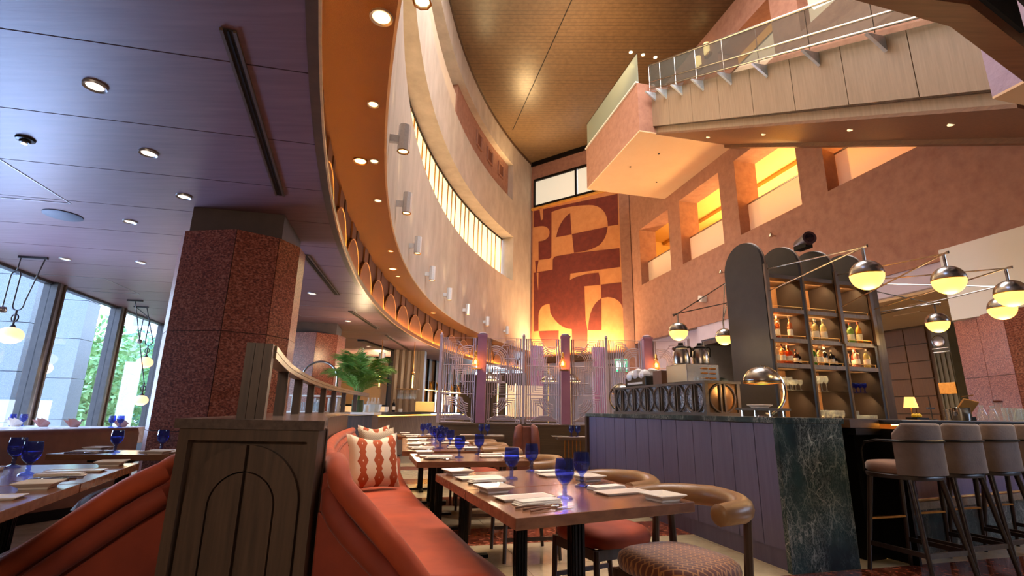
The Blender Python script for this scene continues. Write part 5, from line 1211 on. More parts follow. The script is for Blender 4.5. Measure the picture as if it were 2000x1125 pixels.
for k, px in enumerate((544, 576, 602, 627, 648, 668, 691)):
    q = onpath(px, 26.9, 1.068); pp.append(q); d = Vector((CX, CY, q.z))-q; d.normalize(); u = Vector((d.y, -d.x, 0))
    m = MB(); m.box(q+Z3*.135, (.06, .045, .27), (d, u, Z3)); m.build('post', m_darkwood, dv)
rail = [cp + Vector((0.02, .03, 0))] + pp + [onpath(714, 26.9, 1.068)]
rf = frames(spline([(p.x, p.y) for p in rail], .15))
m_railgold = wood('rail oak', '7d6040', 'a5855a', 'Y', .35)
for z0, z1, o_ in ((1.335, 1.362, 0), (1.366, 1.392, 0)):
    m = MB(); sweep(m, rf, [(-.035, z0), (.035, z0), (.035, z1), (-.035, z1)]); m.build('rail', m_railgold, dv)
# ---- tables
m_ttop = wood('table oak', '6a4430', '8a5e42', 'X', .22, scale=5, bump=.03); m_tedge = wood('table edge oak', '54402f', '715842', 'X', .4)
def post_mesh(mb, h):
    mb.box((0, 0, h/2), (.062, .062, h))
    for s_ in (-1, 1):
        for k in range(3):
            mb.box((s_*.033, -.018+.018*k, h/2), (.006, .009, h)); mb.box((-.018+.018*k, s_*.033, h/2), (.009, .006, h))
T_proto = {}
def make_table(FL, e0, w, e1, d, label, z=.75):
    FL = Vector((*FL, 0)); e0 = Vector((*e0, 0)); e1 = Vector((*e1, 0)); e0.normalize(); e1.normalize()
    c = FL+e0*w/2+e1*d/2; t = thing('dining_table', label, 'table', c, 0, 'oak dining tables')
    g = .002; q = [FL+e0*g+e1*g, FL+e0*(w-g)+e1*g, FL+e0*(w-g)+e1*(d-g), FL+e0*g+e1*(d-g)]
    m = MB(); m.slab([(p.x, p.y) for p in q], z-.042, z); m.build('tabletop', m_ttop, t, bevel=.003)
    m = MB(); post_mesh(m, z-.05); m.v = [c + e0*p.x+e1*p.y+Z3*(p.z+.008) for p in m.v]; m.build('pedestal', m_black, t)
    m = MB()
    m.bar(c-e0*.2+Z3*.012, c+e0*.2+Z3*.012, .06, .024); m.bar(c-e1*.28+Z3*.012, c+e1*.28+Z3*.012, .06, .024); m.build('base_cross', m_black, t)
    m = MB(); m.box(c+Z3*(z-.05), (.3, .4, .014), (e0, e1, Z3)); m.build('top_plate', m_black, t)
    return dict(FL=FL, e0=e0, e1=e1, w=w, d=d, z=z)
E0, E1 = (.884, .468), (-.352, .936)
T = {}
T['a'] = make_table((.027, 1.908), E0, .894, E1, .66, 'oak dining table nearest the camera with cutlery at its corner')
T['b'] = make_table((.027-.352*.664, 1.908+.936*.664), E0, .894, E1, .66, 'oak dining table pushed against the far side of the nearest one')
T['c'] = make_table((-.672, 3.817), (.966, .26), .86, (-.267, .964), .70, 'oak dining table standing alone, second group from the camera')
for k in range(3):
    T['def'[k]] = make_table((-.975-.204*.72*k, 4.75+.979*.72*k), (.975, .224), .76, (-.204, .979), .715, 'oak dining table, %s of the joined row of three by the banquette' % ['nearest', 'middle', 'farthest'][k])
T['g'] = make_table((-1.56, 7.25), (.97, .24), .74, (-.24, .97), .66, 'oak dining table at the far end of the banquette row')
m_cer = M('cream ceramic', 'efe6d8', None, 5, .22); m_nap = M('white linen', 'ece4d8', 'f4eee4', 40, .8, bump=.1)
m_ttopx = bpy.data.materials['table oak']
LT = {}
def proto(kind):
    # each kind is modelled once at the origin, then copied
    if kind == 'plate':
        t = thing('long_plate', '', 'plate'); m = MB()
        rows = [[(x*k, y*k2, z) for x, y in ((-.13, -.055), (.13, -.055), (.13, .055), (-.13, .055))] for k, k2, z in ((.9, .85, 0), (1, 1, .008), (1, 1, .012), (.95, .9, .009))]
        m.grid([[Vector(q) for q in r] for r in rows], closed=True); m.add(rows[-1], [(0, 1, 2, 3)]); m.add(rows[0], [(3, 2, 1, 0)]); m.build('ceramic', m_cer, t, world=False, bevel=.002)
    elif kind == 'dish':
        t = thing('square_dish', '', 'dish'); m = MB()
        rows = [[(x, y, z) for x, y in ((-s_, -s_), (s_, -s_), (s_, s_), (-s_, s_))] for s_, z in ((.05, 0), (.052, .008), (.075, .026), (.073, .029), (.05, .013))]
        m.grid([[Vector(q) for q in r] for r in rows], closed=True); m.add(rows[-1], [(0, 1, 2, 3)]); m.add(rows[0], [(3, 2, 1, 0)]); m.build('ceramic', m_cer, t, world=False)
    elif kind == 'napkin':
        t = thing('folded_napkin', '', 'napkin'); m = MB()
        for k in range(3): m.box((.004*k, .002*k, .003+.006*k), (.2-.006*k, .075-.004*k, .0055))
        m.build('cloth', m_nap, t, world=False, bevel=.002)
    elif kind in ('fork', 'spoon', 'knife'):
        t = thing(kind, '', 'cutlery'); m = MB()
        m.tube([(-.1, 0, .004), (-.05, 0, .007), (.0, 0, .008), (.03, 0, .006)], [.0045, .0038, .003, .003], 6)
        if kind == 'knife': m.box((.068, 0, .005), (.085, .014, .003))
        elif kind == 'spoon': m.lathe([(.0, -.03), (.012, -.02), (.018, 0), (.014, .018), (.0, .03)], 10, (.06, 0, .007), ((0, 1, 0), (0, 0, .3), (1, 0, 0)))
        else:
            m.box((.045, 0, .006), (.03, .02, .003))
            for k in range(3): m.box((.08, -.008+.008*k, .007), (.045, .0035, .0025))
        m.build('metal', m_chrome, t, world=False, smooth=40)
    elif kind == 'goblet':
        t = thing('blue_goblet', '', 'glass'); h = .168
        pr = [(.036, 0), (.037, .004), (.024, .012), (.009, .018), (.012, .028), (.0085, .036), (.012, .045), (.009, .054), (.02, .064), (.036, .082), (.0435, .105), (.0435, .128), (.0385, h), (.0365, h), (.041, .127), (.041, .106), (.034, .085), (.016, .068), (.0, .064)]
        bw = MB().lathe(pr, 20, (0, 0, 0), cap=False).build('bowl_and_foot', m_gob, t, world=False, smooth=True)
        MB().lathe([(.0, .067), (.033, .085), (.0405, .106), (.041, .118), (.0, .118)], 16, (0, 0, 0), cap=False).build('water', m_water, bw, world=False, smooth=50)
    return t
m_gob = glass_mat('cobalt goblet glass', 'b0bcf4', rough=.01, alpha=.03); m_water = glass_mat('water', 'e6ecff', rough=.02, alpha=.03)
PRO = {}
def put(kind, p, rz, label, group):
    if kind not in PRO:
        o = proto(kind); PRO[kind] = o; o.location = p; o.rotation_euler = (0, 0, rz); o['label'] = label; o['group'] = group; return o
    return dup(PRO[kind], p, rz, label, group)
TN = {'a': 'nearest oak table', 'b': 'table joined behind the nearest', 'c': 'lone second oak table', 'd': 'nearest table of the row of three', 'e': 'middle table of the row of three', 'f': 'farthest table of the row of three', 'g': 'farthest oak table', 'L': 'nearest left table', 'M': 'second left table', 'N': 'left table by the red column'}
def dress(key, t, sides=((0, 'banquette side'), (1, 'chair side')), cutlery=True, groupname='settings on the right hand tables'):
    w, d, z = t['w'], t['d'], t['z']+.0005; rz0 = math.atan2(t['e0'].y, t['e0'].x)
    def P(a, b): return t['FL']+t['e0']*a+t['e1']*b+Z3*z
    for s_, nm in sides:
        def Q(a, b): return P(a, b*d/.66) if s_ == 0 else P(w-a, (.66-b)*d/.66)
        rz = rz0 + (PI if s_ else 0); n = TN[key]
        put('dish', Q(.12, .575), rz, 'square white dish, %s of %s' % (nm, n), 'square dishes, '+groupname)
        put('plate', Q(.19, .352), rz, 'long white plate, %s of %s' % (nm, n), 'long plates, '+groupname)
        put('napkin', Q(.19, .218), rz+.05, 'folded white napkin, %s of %s' % (nm, n), 'napkins, '+groupname)
        if cutlery:
            for k, kd in enumerate(('fork', 'spoon', 'knife')):
                put(kd, Q(.165+.015*k, .155-.034*k), rz+.06*k-.02, '%s laid flat, %s of %s' % (kd, nm, n), 'cutlery, '+groupname)
        put('goblet', Q(.365, .285) if s_ == 0 else P(w-.27, d*.86), rz, 'cobalt blue water goblet, %s of %s' % (nm, n), 'blue goblets')
for k in 'abcdefg': dress(k, T[k])
# ---- chairs
m_leather = M('tan leather', '7a5838', '94704a', 5, .36, bump=.1, bscale=40); m_chairwood = wood('chair walnut', '2e2119', '4a362a', 'Z', .4)
def lattice_mat(name, c1, c2):
    m, t, b = _mat(name); b.inputs['Roughness'].default_value = .7; b.inputs['Sheen Weight'].default_value = .4
    tc = t.nodes.new('ShaderNodeTexCoord'); mp = t.nodes.new('ShaderNodeMapping'); mp.inputs['Rotation'].default_value = (0, 0, .785); t.links.new(tc.outputs['Object'], mp.inputs[0])
    br = t.nodes.new('ShaderNodeTexBrick'); br.offset = .5; br.inputs['Scale'].default_value = 22; br.inputs['Mortar Size'].default_value = .07; br.inputs['Brick Width'].default_value = .9; br.inputs['Row Height'].default_value = .55
    br.inputs['Color1'].default_value = (*lin(c1), 1); br.inputs['Color2'].default_value = (*lin(c1), 1); br.inputs['Mortar'].default_value = (*lin(c2), 1)
    t.links.new(mp.outputs[0], br.inputs['Vector']); t.links.new(br.outputs['Color'], b.inputs['Base Color']); return m
m_lattice = lattice_mat('lattice velvet', '662f12', 'b0743a')
def make_chair(seatmat):
    # faces +x (backrest behind, at -x)
    t = thing('dining_chair', '', 'chair')
    m = MB(); rows = []
    def outl(k, z): return [Vector((.235*k*math.copysign(abs(math.cos(g))**.6, math.cos(g)), .245*k*math.copysign(abs(math.sin(g))**.6, math.sin(g))*(1-.06*math.cos(g)*0), z)) for g in [2*PI*i/32 for i in range(32)]]
    for z, k in ((.385, .97), (.39, 1.0), (.42, 1.03), (.45, 1.0), (.468, .9), (.476, .7), (.479, .35)): rows.append(outl(k, z))
    m.grid(rows, closed=True); m.add(rows[0], [tuple(range(31, -1, -1))]); m.add(rows[-1], [tuple(range(32))]); m.build('seat', seatmat, t, smooth=60, world=False)
    m = MB(); m.box((0, .20, .355), (.44, .025, .055)); m.build('side_rail', m_chairwood, t, world=False)
    m = MB(); m.box((0, -.20, .355), (.44, .025, .055)); m.build('side_rail', m_chairwood, t, world=False)
    m = MB(); m.box((.205, 0, .355), (.025, .39, .055)); m.build('front_rail', m_chairwood, t, world=False)
    m = MB(); m.box((-.205, 0, .355), (.025, .39, .055)); m.build('rear_rail', m_chairwood, t, world=False)
    for sy in (-1, 1):
        m = MB(); m.tube([(.205, sy*.205, .38), (.215, sy*.215, 0)], [.019, .014], 8); m.build('leg', m_chairwood, t, smooth=True, world=False)
        m = MB(); m.tube([(-.215, sy*.245, .675), (-.21, sy*.225, .36), (-.235, sy*.215, 0)], [.018, .021, .014], 8); m.build('leg', m_chairwood, t, smooth=True, world=False)
        m = MB(); m.bar((.21, sy*.21, .16), (-.225, sy*.218, .16), .014, .026); m.build('stretcher', m_chairwood, t, world=False)
    m = MB(); pts, rr = [], []
    for i in range(21):
        g = PI*.5+PI*i/20 ; x, y = -.10+.19*math.cos(g)*1.0, .275*math.sin(g)
        if i == 0: x, y = .02, .285
        if i == 20: x, y = .02, -.285
        f = abs(i-10)/10; pts.append(Vector((x, y, .69+.02*(1-f)))); rr.append(.052 if i not in (0, 20) else .047)
    m.tube([pts[0]+Vector((.012, 0, 0))]+pts+[pts[-1]+Vector((.012, 0, 0))], [.03]+rr+[.03], 12); m.build('back_bolster', m_leather, t, smooth=50, world=False)
    return t
chA = make_chair(m_lattice); chB = make_chair(m_velvet)
def place(o, first, p, d, label, group='dining chairs along the tables'):
    r = o if first else dup(o, (p[0], p[1], 0))
    r.location = (*p, 0); r.rotation_euler = (0, 0, math.atan2(d[1], d[0])); r['label'] = label; r['group'] = group
place(chA, 1, (.815, 2.62), (-.884, -.468), 'chair with lattice patterned seat and tan bolster back at the nearest table')
place(chB, 1, (.575, 3.275), (-.884, -.468), 'chair with plain rust velvet seat at the table behind the nearest')
place(chA, 0, (.13, 4.41), (-.966, -.26), 'chair with lattice seat at the lone second table')
for k in range(3): place(chB if k % 2 else chA, 0, (-.20-.147*k, 5.30+.705*k), (-.975, -.224), 'chair with tan bolster back, %s beside the row of three tables' % ['nearest', 'middle', 'farthest'][k])
# ---- cushions
def pillow_mat(name, bg_, fg, kind):
    m, t, b = _mat(name); b.inputs['Roughness'].default_value = .85
    tc = t.nodes.new('ShaderNodeTexCoord'); sp_ = t.nodes.new('ShaderNodeSeparateXYZ'); t.links.new(tc.outputs['Object'], sp_.inputs[0])
    def math_(op, a, b2=None, c=None):
        n = t.nodes.new('ShaderNodeMath'); n.operation = op
        for i, v in enumerate((a, b2, c)):
            if v is None: continue
            if isinstance(v, (int, float)): n.inputs[i].default_value = v
            else: t.links.new(v, n.inputs[i])
        return n.outputs[0]
    if kind == 'zig':
        tri = math_('PINGPONG', math_('ADD', sp_.outputs['Z'], 3.0), .07)
        xo = math_('ADD', sp_.outputs['X'], math_('MULTIPLY', tri, .5)); xm_ = math_('SUBTRACT', sp_.outputs['X'], math_('MULTIPLY', tri, .5))
        a = math_('LESS_THAN', math_('ABSOLUTE', math_('SUBTRACT', math_('FRACT', math_('DIVIDE', math_('ADD', xo, 3.0), .135)), .5)), .15)
        c = math_('LESS_THAN', math_('ABSOLUTE', math_('SUBTRACT', math_('FRACT', math_('DIVIDE', math_('ADD', xm_, 3.05), .135)), .5)), .15)
        f = math_('MAXIMUM', a, c)
        mc = t.nodes.new('ShaderNodeMix'); mc.data_type = 'RGBA'; t.links.new(f, mc.inputs[0]); mc.inputs[6].default_value = (*lin(bg_), 1); mc.inputs[7].default_value = (*lin(fg), 1); t.links.new(mc.outputs[2], b.inputs['Base Color'])
    else:
        tri = math_('PINGPONG', math_('ADD', sp_.outputs['X'], 3.0), .012)
        f = math_('LESS_THAN', math_('FRACT', math_('DIVIDE', math_('ADD', math_('ADD', sp_.outputs['Z'], tri), 3.0), .02)), .5)
        mc = t.nodes.new('ShaderNodeMix'); mc.data_type = 'RGBA'; t.links.new(f, mc.inputs[0]); mc.inputs[6].default_value = (*lin(bg_), 1); mc.inputs[7].default_value = (*lin(fg), 1); t.links.new(mc.outputs[2], b.inputs['Base Color'])
    return m
m_pz = pillow_mat('rust zigzag cloth', 'e2d6c4', 'a8502a', 'zig'); m_pg = pillow_mat('grey chevron cloth', 'b9ac96', '988c7c', 'chev')
def pillow(c, face, lean, w, h, m, label):
    n = 18; hv = []; 
    front, back = [], []
    for j in range(n+1):
        r1, r2 = [], []
        for i in range(n+1):
            x, z = -1+2*i/n, -1+2*j/n
            pin = 1-.10*((1-x*x)*(z*z)**2+(1-z*z)*(x*x)**2)*1.0
            th = .085*((max(0, 1-x**4))**.5)*((max(0, 1-z**4))**.5)*(1-.15*(1-abs(x))*(max(z, 0)))
            sag = -.18*h/2*max(0, z)**2*(1-x*x)**2   # karate-chopped top edge
            X_, Z_ = x*w/2*pin, z*h/2*pin+sag
            r1.append(Vector((X_, -th, Z_))); r2.append(Vector((X_, th*.8, Z_)))
        front.append(r1); back.append(r2)
    m_ = MB(); m_.grid(front); m_.grid([list(reversed(r)) for r in back])
    rzp = math.atan2(face[1], face[0])+PI/2
    o = m_.build('cushion', m, None, smooth=True); o.location = c; me = o.data
    zoff = min(v.co.z for v in me.vertices)
    for v in me.vertices: v.co.z -= (zoff + h/2) if False else 0
    o.rotation_euler = (-lean, 0, rzp); return tag(o, label, 'cushion')
def pil(c, face, lean, w, h, m, label):
    o = pillow(c, face, lean, w, h, m, label)
    return o
pil((-1.10, 4.37, .475), (.62, -.78), .28, .46, .46, m_pz, 'rust and cream zigzag cushion nearest the camera on the banquette')
pil((-1.40, 5.70, .475), (.72, -.70), .28, .46, .46, m_pg, 'grey chevron cushion behind the first zigzag cushion')
pil((-1.50, 6.35, .475), (.95, -.3), .30, .42, .42, m_pz, 'rust zigzag cushion seen edge on behind the grey cushion')
pil((-1.83, 7.08, .475), (.5, -.86), .25, .44, .44, m_pz, 'farthest rust zigzag cushion on the banquette')
pil((-2.32, 2.92, .54), (-.6, -.8), 1.3, .40, .40, m_pz, 'patterned cushion lying on the lower left banquette seat, partly hidden by its rolled end')
# ---- left dining group
m_leatherb = M('brown leather', '5f3d2e', '7d5340', 5, .42, bump=.12, bscale=30, contrast=(.25, .75))
el1 = Vector((-.38, .925, 0)); el0 = Vector((-.925, -.38, 0))
def lt(q, w, d, label, e0_=(-.925, -.38), e1_=(-.38, .925)):
    # FL is the left corner seen from the banquette: e0 runs away from the banquette
    return make_table(q, e0_, w, e1_, d, label)
TL = {}
TL['L'] = lt((-1.70, 1.72), .86, .87, 'oak table at the lower left edge of the picture')
TL['M'] = lt((-1.70-.38*.875, 1.72+.925*.875), .86, .97, 'oak table in the middle of the left dining group')
TL['N'] = make_table((-3.45, 3.90), (.995, .1), .88, (-.1, .995), .42, 'oak table beside the big red column')
for k in 'LM': dress(k, TL[k], groupname='settings on the left tables')
dress('N', TL['N'], groupname='settings on the left tables')
place(chB, 0, (-3.42, 3.20), (.925, .38), 'chair with broad leather seat tucked under the middle left table', 'left dining chairs')
ls = thing('leather_sofa', 'long brown leather sofa back between the left tables and the windows', 'sofa', (-4.5, 5.3, 0))
fs = frames(spline([(-5.6, 3.2), (-5.05, 4.2), (-4.62, 5.1), (-4.30, 5.95)], .15))
m = MB(); sweep(m, fs, [(-.07, .1), (-.075, .80), (-.05, .85), (.0, .865), (.05, .85), (.075, .80), (.07, .1)], 1); m.build('backrest', m_leatherb, ls, smooth=50)
m = MB(); sweep(m, fs, [(-.07, .1), (-.6, .1), (-.6, .44), (-.07, .44)], 1); m.build('seat', m_leatherb, ls)
m = MB(); sweep(m, fs, [(.05, 0), (.05, .1), (-.55, .1), (-.55, 0)], 1); m.build('plinth', m_black, ls)
m_cloth = M('patterned white cloth', 'd8d2d4', 'b9b2b8', 14, .8, contrast=(.4, .6)); m_pinknap = M('pink napkin linen', 'b98c86', 'c99c94', 10, .8)
wt = thing('window_table', 'table with pale patterned cloth by the window', 'table', (-6.25, 7.45, 0))
MB().box((-6.25, 7.45, .775), (1.5, .7, .03), (Vector((.97, .24, 0)), Vector((-.24, .97, 0)), Z3)).build('tabletop', m_cloth, wt)
m = MB(); m.box((-6.25, 7.45, .66), (1.5, .71, .2), (Vector((.97, .24, 0)), Vector((-.24, .97, 0)), Z3)); m.build('cloth_drop', m_cloth, wt)
MB().lathe([(.25, 0), (.25, .02), (.04, .04), (.04, .6)], 12, (-6.25, 7.45, 0)).build('pedestal', m_black, wt)
for k, (x, y, mm, l) in enumerate(((-6.55, 7.2, m_pinknap, 'left pink napkin folded as a fan on the window table'), (-6.2, 7.3, m_pinknap, 'right pink napkin folded as a fan on the window table'), (-5.75, 7.6, m_pinknap, 'small pink napkin at the right end of the window table'), (-6.86, 7.12, m_nap, 'white napkin folded to a point at the left of the window table'))):
    m = MB(); s_ = .12
    for i in range(4):
        g = -.7+.45*i; m.add([(x, y, .792), (x+s_*math.sin(g)*1.3, y-.02, .80+s_*math.cos(g)), (x+s_*math.sin(g+.35)*1.1, y+.05, .80+s_*.7*math.cos(g+.3)), (x+.05, y+.08, .792)], [(0, 1, 2), (0, 2, 3), (0, 3, 1), (1, 3, 2)])
    tag(m.build('fan_napkin', mm), l, 'napkin')
wt2 = thing('side_table', 'low white shelf with trays beside the window, next to the red column', 'table', (-5.55, 8.9, 0))
MB().box((-5.6, 8.9, .80), (.9, .5, .03)).build('top', m_white, wt2); MB().box((-5.6, 8.9, .4), (.8, .42, .78)).build('body', m_mull_l, wt2)
for k in range(2): MB().box((-5.55+.02*k, 8.85, .83+.03*k), (.5-.1*k, .3, .018)).build('tray', m_lip, wt2)
for k, (x, y, l) in enumerate(((-7.02, 7.28, 'left goblet of the pair at the left of the window table'), (-6.9, 7.32, 'right goblet of the pair at the left of the window table'), (-5.72, 7.42, 'left goblet of the pair at the right of the window table'), (-5.62, 7.45, 'right goblet of the pair at the right of the window table'))):
    put('goblet', Vector((x, y, .7905)), 0, l, 'blue goblets')
# ---- banquette booth and two small tables before the screen
bo = thing('booth_seat', 'dusky pink booth seat with two upright rolled fins before the screen', 'banquette', (.35, 7.75, 0))
m_dusk = M('dusky pink leather', '7c4a3e', '93594a', 5, .5)
m = MB()
prof = [(0, .05), (0, .40), (.05, .455), (.3, .47), (.62, .455), (.70, .40), (.72, .30), (.70, .05)]
m.prism([(-.35+x*1.0, z) for x, z in [(0, .05), (0, .45), (.05, .47), (.52, .47), (.62, .44), (.66, .37), (.66, .05)]], (.10, 7.3, 0), (1, 0, 0), Z3, (0, .8, 0)); m.build('seat', m_dusk, bo, bevel=.03)
for s_ in (-1, 1):
    m = MB(); pts = [(.27+s_*.13+(.02*s_), 8.25, .44), (.27+s_*.14, 8.24, .70), (.27+s_*.125, 8.24, .86), (.27+s_*.08, 8.25, .90)]
    m.tube([Vector(p) for p in pts], [.075, .075, .06, .04], 12); m.build('fin', m_dusk, bo, smooth=True)
m = MB(); m.box((.27, 8.30, .66), (.16, .08, .46)); m.build('back_pad', m_dusk, bo, bevel=.02)
MB().box((.2, 7.7, .04), (.7, .7, .08)).build('plinth', m_black, bo)
def small_table(c, w, d, label, key):
    t = thing('small_table', label, 'table', (*c, 0))
    MB().box((c[0], c[1], .73), (w, d, .04)).build('tabletop', m_tedge, t)
    for k in range(5): MB().tube([(c[0]-.12+.06*k, c[1], .02), (c[0]-.12+.06*k, c[1], .71)], .011, 6).build('rod', m_brass, t)
    MB().box((c[0], c[1], .01), (.4, .3, .02)).build('base_plate', m_black, t)
    for k in range(2):
        put('goblet', Vector((c[0]+(-.02+.1*k)*1.0, c[1], .7505)), 0, ['left', 'right'][k]+' goblet on the small table '+key, 'blue goblets')
        put('plate', Vector((c[0]-.2+.4*k, c[1]-.05, .7505)), .1, ['left', 'right'][k]+' white plate on the small table '+key, 'plates on the small tables')
small_table((-.42, 7.98), .68, .5, 'small table before the left half of the screen', 'left of the booth')
small_table((.98, 8.02), .5, .5, 'small rod legged table between the booth and the bar', 'between booth and bar')
# ---- pendants by the windows
def pendant(px1, px2, y, gx, gz, r_, kx, kz, lab, low=None):
    A_ = survey_y(px1, 500, y); B_ = survey_y(px2, 500, y); t = thing('globe_pendant', lab, 'lamp', (A_.x, y, 2.0))
    a, b = Vector((A_.x, y, 2.985)), Vector((B_.x, y+.05, 2.985))
    MB().bar(a-Vector((.03, 0, 0)), b+Vector((.03, 0, 0)), .035, .03).build('ceiling_bar', m_mull, t)
    zl = gz+r_+.20
    def loop(x0, x1, zt, zb, n=10):
        w = (x1-x0)/2; c = (x0+x1)/2; return c, w
    g = Vector((gx, y, gz))
    # rod from b down to a lower bend, back up to an upper bend hung from a, down to the counterweight
    w = .07; xs = gx; pts = [b, Vector((xs+w, y, zl+.1))] + [Vector((xs+w*math.cos(q), y, zl+.07+w*math.sin(q))) for q in [-(PI*i/8) for i in range(9)]]
    zt = 2.80; xu = xs-w-w*.9
    pts += [Vector((xs-w, y, zt-.1))] + [Vector((xu+w*.9*math.cos(q), y, zt-.07+w*.9*math.sin(q))) for q in [PI*i/8 for i in range(9)]] + [Vector((xu-w*.9, y, kz))]
    if low:
        pts = [a.lerp(b, .5), Vector((gx, y, zl))]; kz = None
    MB().tube(pts, .0085, 6).build('bent_rod', m_mull, t, smooth=True)
    if not low:
      MB().tube([a, Vector((xu, y, zt))], .007, 6).build('hanger', m_mull, t)
      MB().lathe([(0, kz-.09), (.045, kz-.08), (.055, kz-.05), (.045, kz-.01), (.012, kz)], 12, (xu-w*.9, y, 0)).build('counterweight', m_steel, t, smooth=True)
    MB().tube([Vector((gx+.045*math.cos(q), y, gz+r_+.1+.05*math.sin(q))) for q in [2*PI*i/14 for i in range(14)]], .008, 6, closed=True).build('ring', m_mull, t)
    MB().lathe([(.03, gz+r_*.8), (.035, gz+r_*.9), (.012, gz+r_+.02), (.012, zl)], 10, (gx, y, 0)).build('holder', m_mull, t)
    MB().lathe([(r_*1.08*math.sin(PI*i/14)+1e-5, gz+r_*.85*math.cos(PI*i/14)) for i in range(15)], 20, (gx, y, 0), cap=False).build('opal_globe', m_opal, t, smooth=True)
    lamp('POINT', 'pendant glow', (gx, y, gz-r_-.04), 6, (1, .72, .42), None, .1)
m_opal = emit_mat('opal pendant globe', 'ffd09a', 1.15)
g1 = survey_y(20, 655, 6.3); pendant(42, 83, 6.3, g1.x, g1.z, .125, 0, 2.32, 'opal globe pendant at the left edge on a bent rod')
g2 = survey_y(283, 708, 9.6); pendant(285, 303, 9.6, g2.x, g2.z, .125, 0, 2.35, 'opal globe pendant left of the red column, upper of the two')
g3 = survey_y(275, 782, 9.0); pendant(270, 290, 9.0, g3.x, g3.z, .105, 0, 2.4, 'lower opal globe pendant beside the red column', True)
# ================================================================= PLANTS AND COUNTER PROPS
m_palm = M('palm leaf', '44722e', '7cac48', 4, .5); m_palm2 = M('dull palm leaf', '2f3a2e', '4a5646', 4, .6)
def palm(base, h, spread, n, seed, m, label, name='potted_palm', leaves=22, pot=None, lw=.011):
    rnd = random.Random(seed); t = thing(name, label, 'plant', base); B = Vector(base)
    for k in range(n):
        g = 2*PI*k/n*1.0 + rnd.uniform(-.25, .25); el = rnd.uniform(.55, 1.0); L = h*rnd.uniform(.85, 1.15); sp_ = spread*rnd.uniform(.5, 1.05)*(1.25-el*.6)
        d = Vector((math.cos(g), math.sin(g), 0)); pts = []
        for i in range(9):
            f = i/8; pts.append(B + Z3*(.12*h) + d*(sp_*f**1.35) + Z3*(L*el*(f*1.25-.62*f**2.4)))
        mb = MB(); mb.tube(pts, [.007*(1-.8*i/8) for i in range(9)], 4)
        side_ = d.cross(Z3)
        for i in range(leaves):
            f = .28+.72*i/leaves; x = f*8; j = min(int(x), 7); p = pts[j].lerp(pts[j+1], x-j); tg = (pts[j+1]-pts[j]).normalized()
            ll = spread*.46*math.sin(PI*(.12+.8*(i+1)/(leaves+1)))**.8
            for s_ in (-1, 1):
                e = p + (side_*s_*.8 + tg*.75 - Z3*.30 + Vector((rnd.gauss(0, .08), rnd.gauss(0, .08), rnd.gauss(0, .08)))).normalized()*ll
                md = p.lerp(e, .45)+Z3*ll*.06; wv = tg*lw
                mb.add([p, md+wv, e, md-wv], [(0, 1, 2, 3)])
        mb.build('frond', m, t)
    if pot: pot(t, B)
    return t
def glass_pot(t, B):
    MB().lathe([(.09, B.z), (.1, B.z+.02), (.1, B.z+.2), (.09, B.z+.2), (.09, B.z+.02)], 16, (B.x, B.y, 0), cap=False).build('glass_pot', glass_mat('green glass', '8aa080', alpha=.35), t, smooth=40)
    MB().tube([B+Z3*.02, B+Z3*.2], .05, 8).build('stem_bundle', m_palm, t)
palm((-2.62, 8.8, 1.0585), 1.30, .72, 26, 11, m_palm, 'green palm in a glass pot behind the far end of the divider rail', pot=glass_pot, leaves=36, lw=.0095)
ah = thing('arch_hoop', 'thin steel hoop arching over the shelf behind the divider', 'hoop', (-2.9, 8.6, 1.0))
hA = survey_y(580, 815, 8.6); hB = survey_y(651, 815, 8.6); rr_ = (hB.x-hA.x)/2; cxh = (hA.x+hB.x)/2
MB().tube([(hA.x, 8.6, 1.06), (hA.x, 8.6, 1.5)] + [(cxh-rr_*math.cos(PI*i/20), 8.6, 1.6+rr_*.95*math.sin(PI*i/20)) for i in range(21)] + [(hB.x, 8.6, 1.5), (hB.x, 8.6, 1.06)], .018, 8).build('tube', m_steel, ah, smooth=True)
sv = thing('service_shelf', 'pale service shelf with glasses behind the slatted rail', 'shelf', (-3.0, 8.7, 0))
MB().box((-3.1, 8.75, 1.04), (1.7, .5, .035)).build('top', m_white, sv); MB().box((-3.1, 8.8, .5), (1.6, .4, 1.0)).build('cabinet', m_darkwood, sv)
MB().box((-3.4, 8.95, 1.32), (.9, .12, .025)).build('upper_shelf', m_white, sv)
for k in range(2): MB().box((-3.8+.8*k, 8.95, 1.18), (.03, .1, .26)).build('bracket', m_steel, sv)
for k in range(9):
    bk = MB(); h = .19+.02*(k % 3); x = -3.45+.045*k+(0 if k < 5 else .1); bk.box((x, 8.86, 1.06+h/2), (.03, .15, h)); tag(bk.build('menu_book', m_white if k % 2 else m_cloth), 'upright %s menu folder, %s from the left on the service shelf' % ('white' if k % 2 else 'patterned', ['first', 'second', 'third', 'fourth', 'fifth', 'sixth', 'seventh', 'eighth', 'ninth'][k]), 'menu', 'menu folders on the service shelf')
for k in range(5): tumbler((-3.54+.07*k, 8.64, 1.058), .15, .03, m_gl, 'clear tumbler, %s from the left in the row on the service shelf' % NT[k], 'tumblers on the service shelf')
# back plants
palm((5.0, 12.6, 1.0), 1.3, .55, 14, 5, m_palm2, 'dark palm in front of the portal at the right of the coffee pots', 'tall_palm', pot=lambda t, B: MB().lathe([(.2, .0), (.24, .9), (.22, 1.0)], 14, (B.x, B.y, 0)).build('planter', m_black, t))
palm((4.15, 13.6, 1.25), 1.25, .35, 12, 9, m_palm2, 'taller upright palm behind the coffee pots', 'tall_palm', pot=lambda t, B: MB().lathe([(.2, .0), (.24, 1.1), (.22, 1.25)], 14, (B.x, B.y, 0)).build('planter', m_black, t))
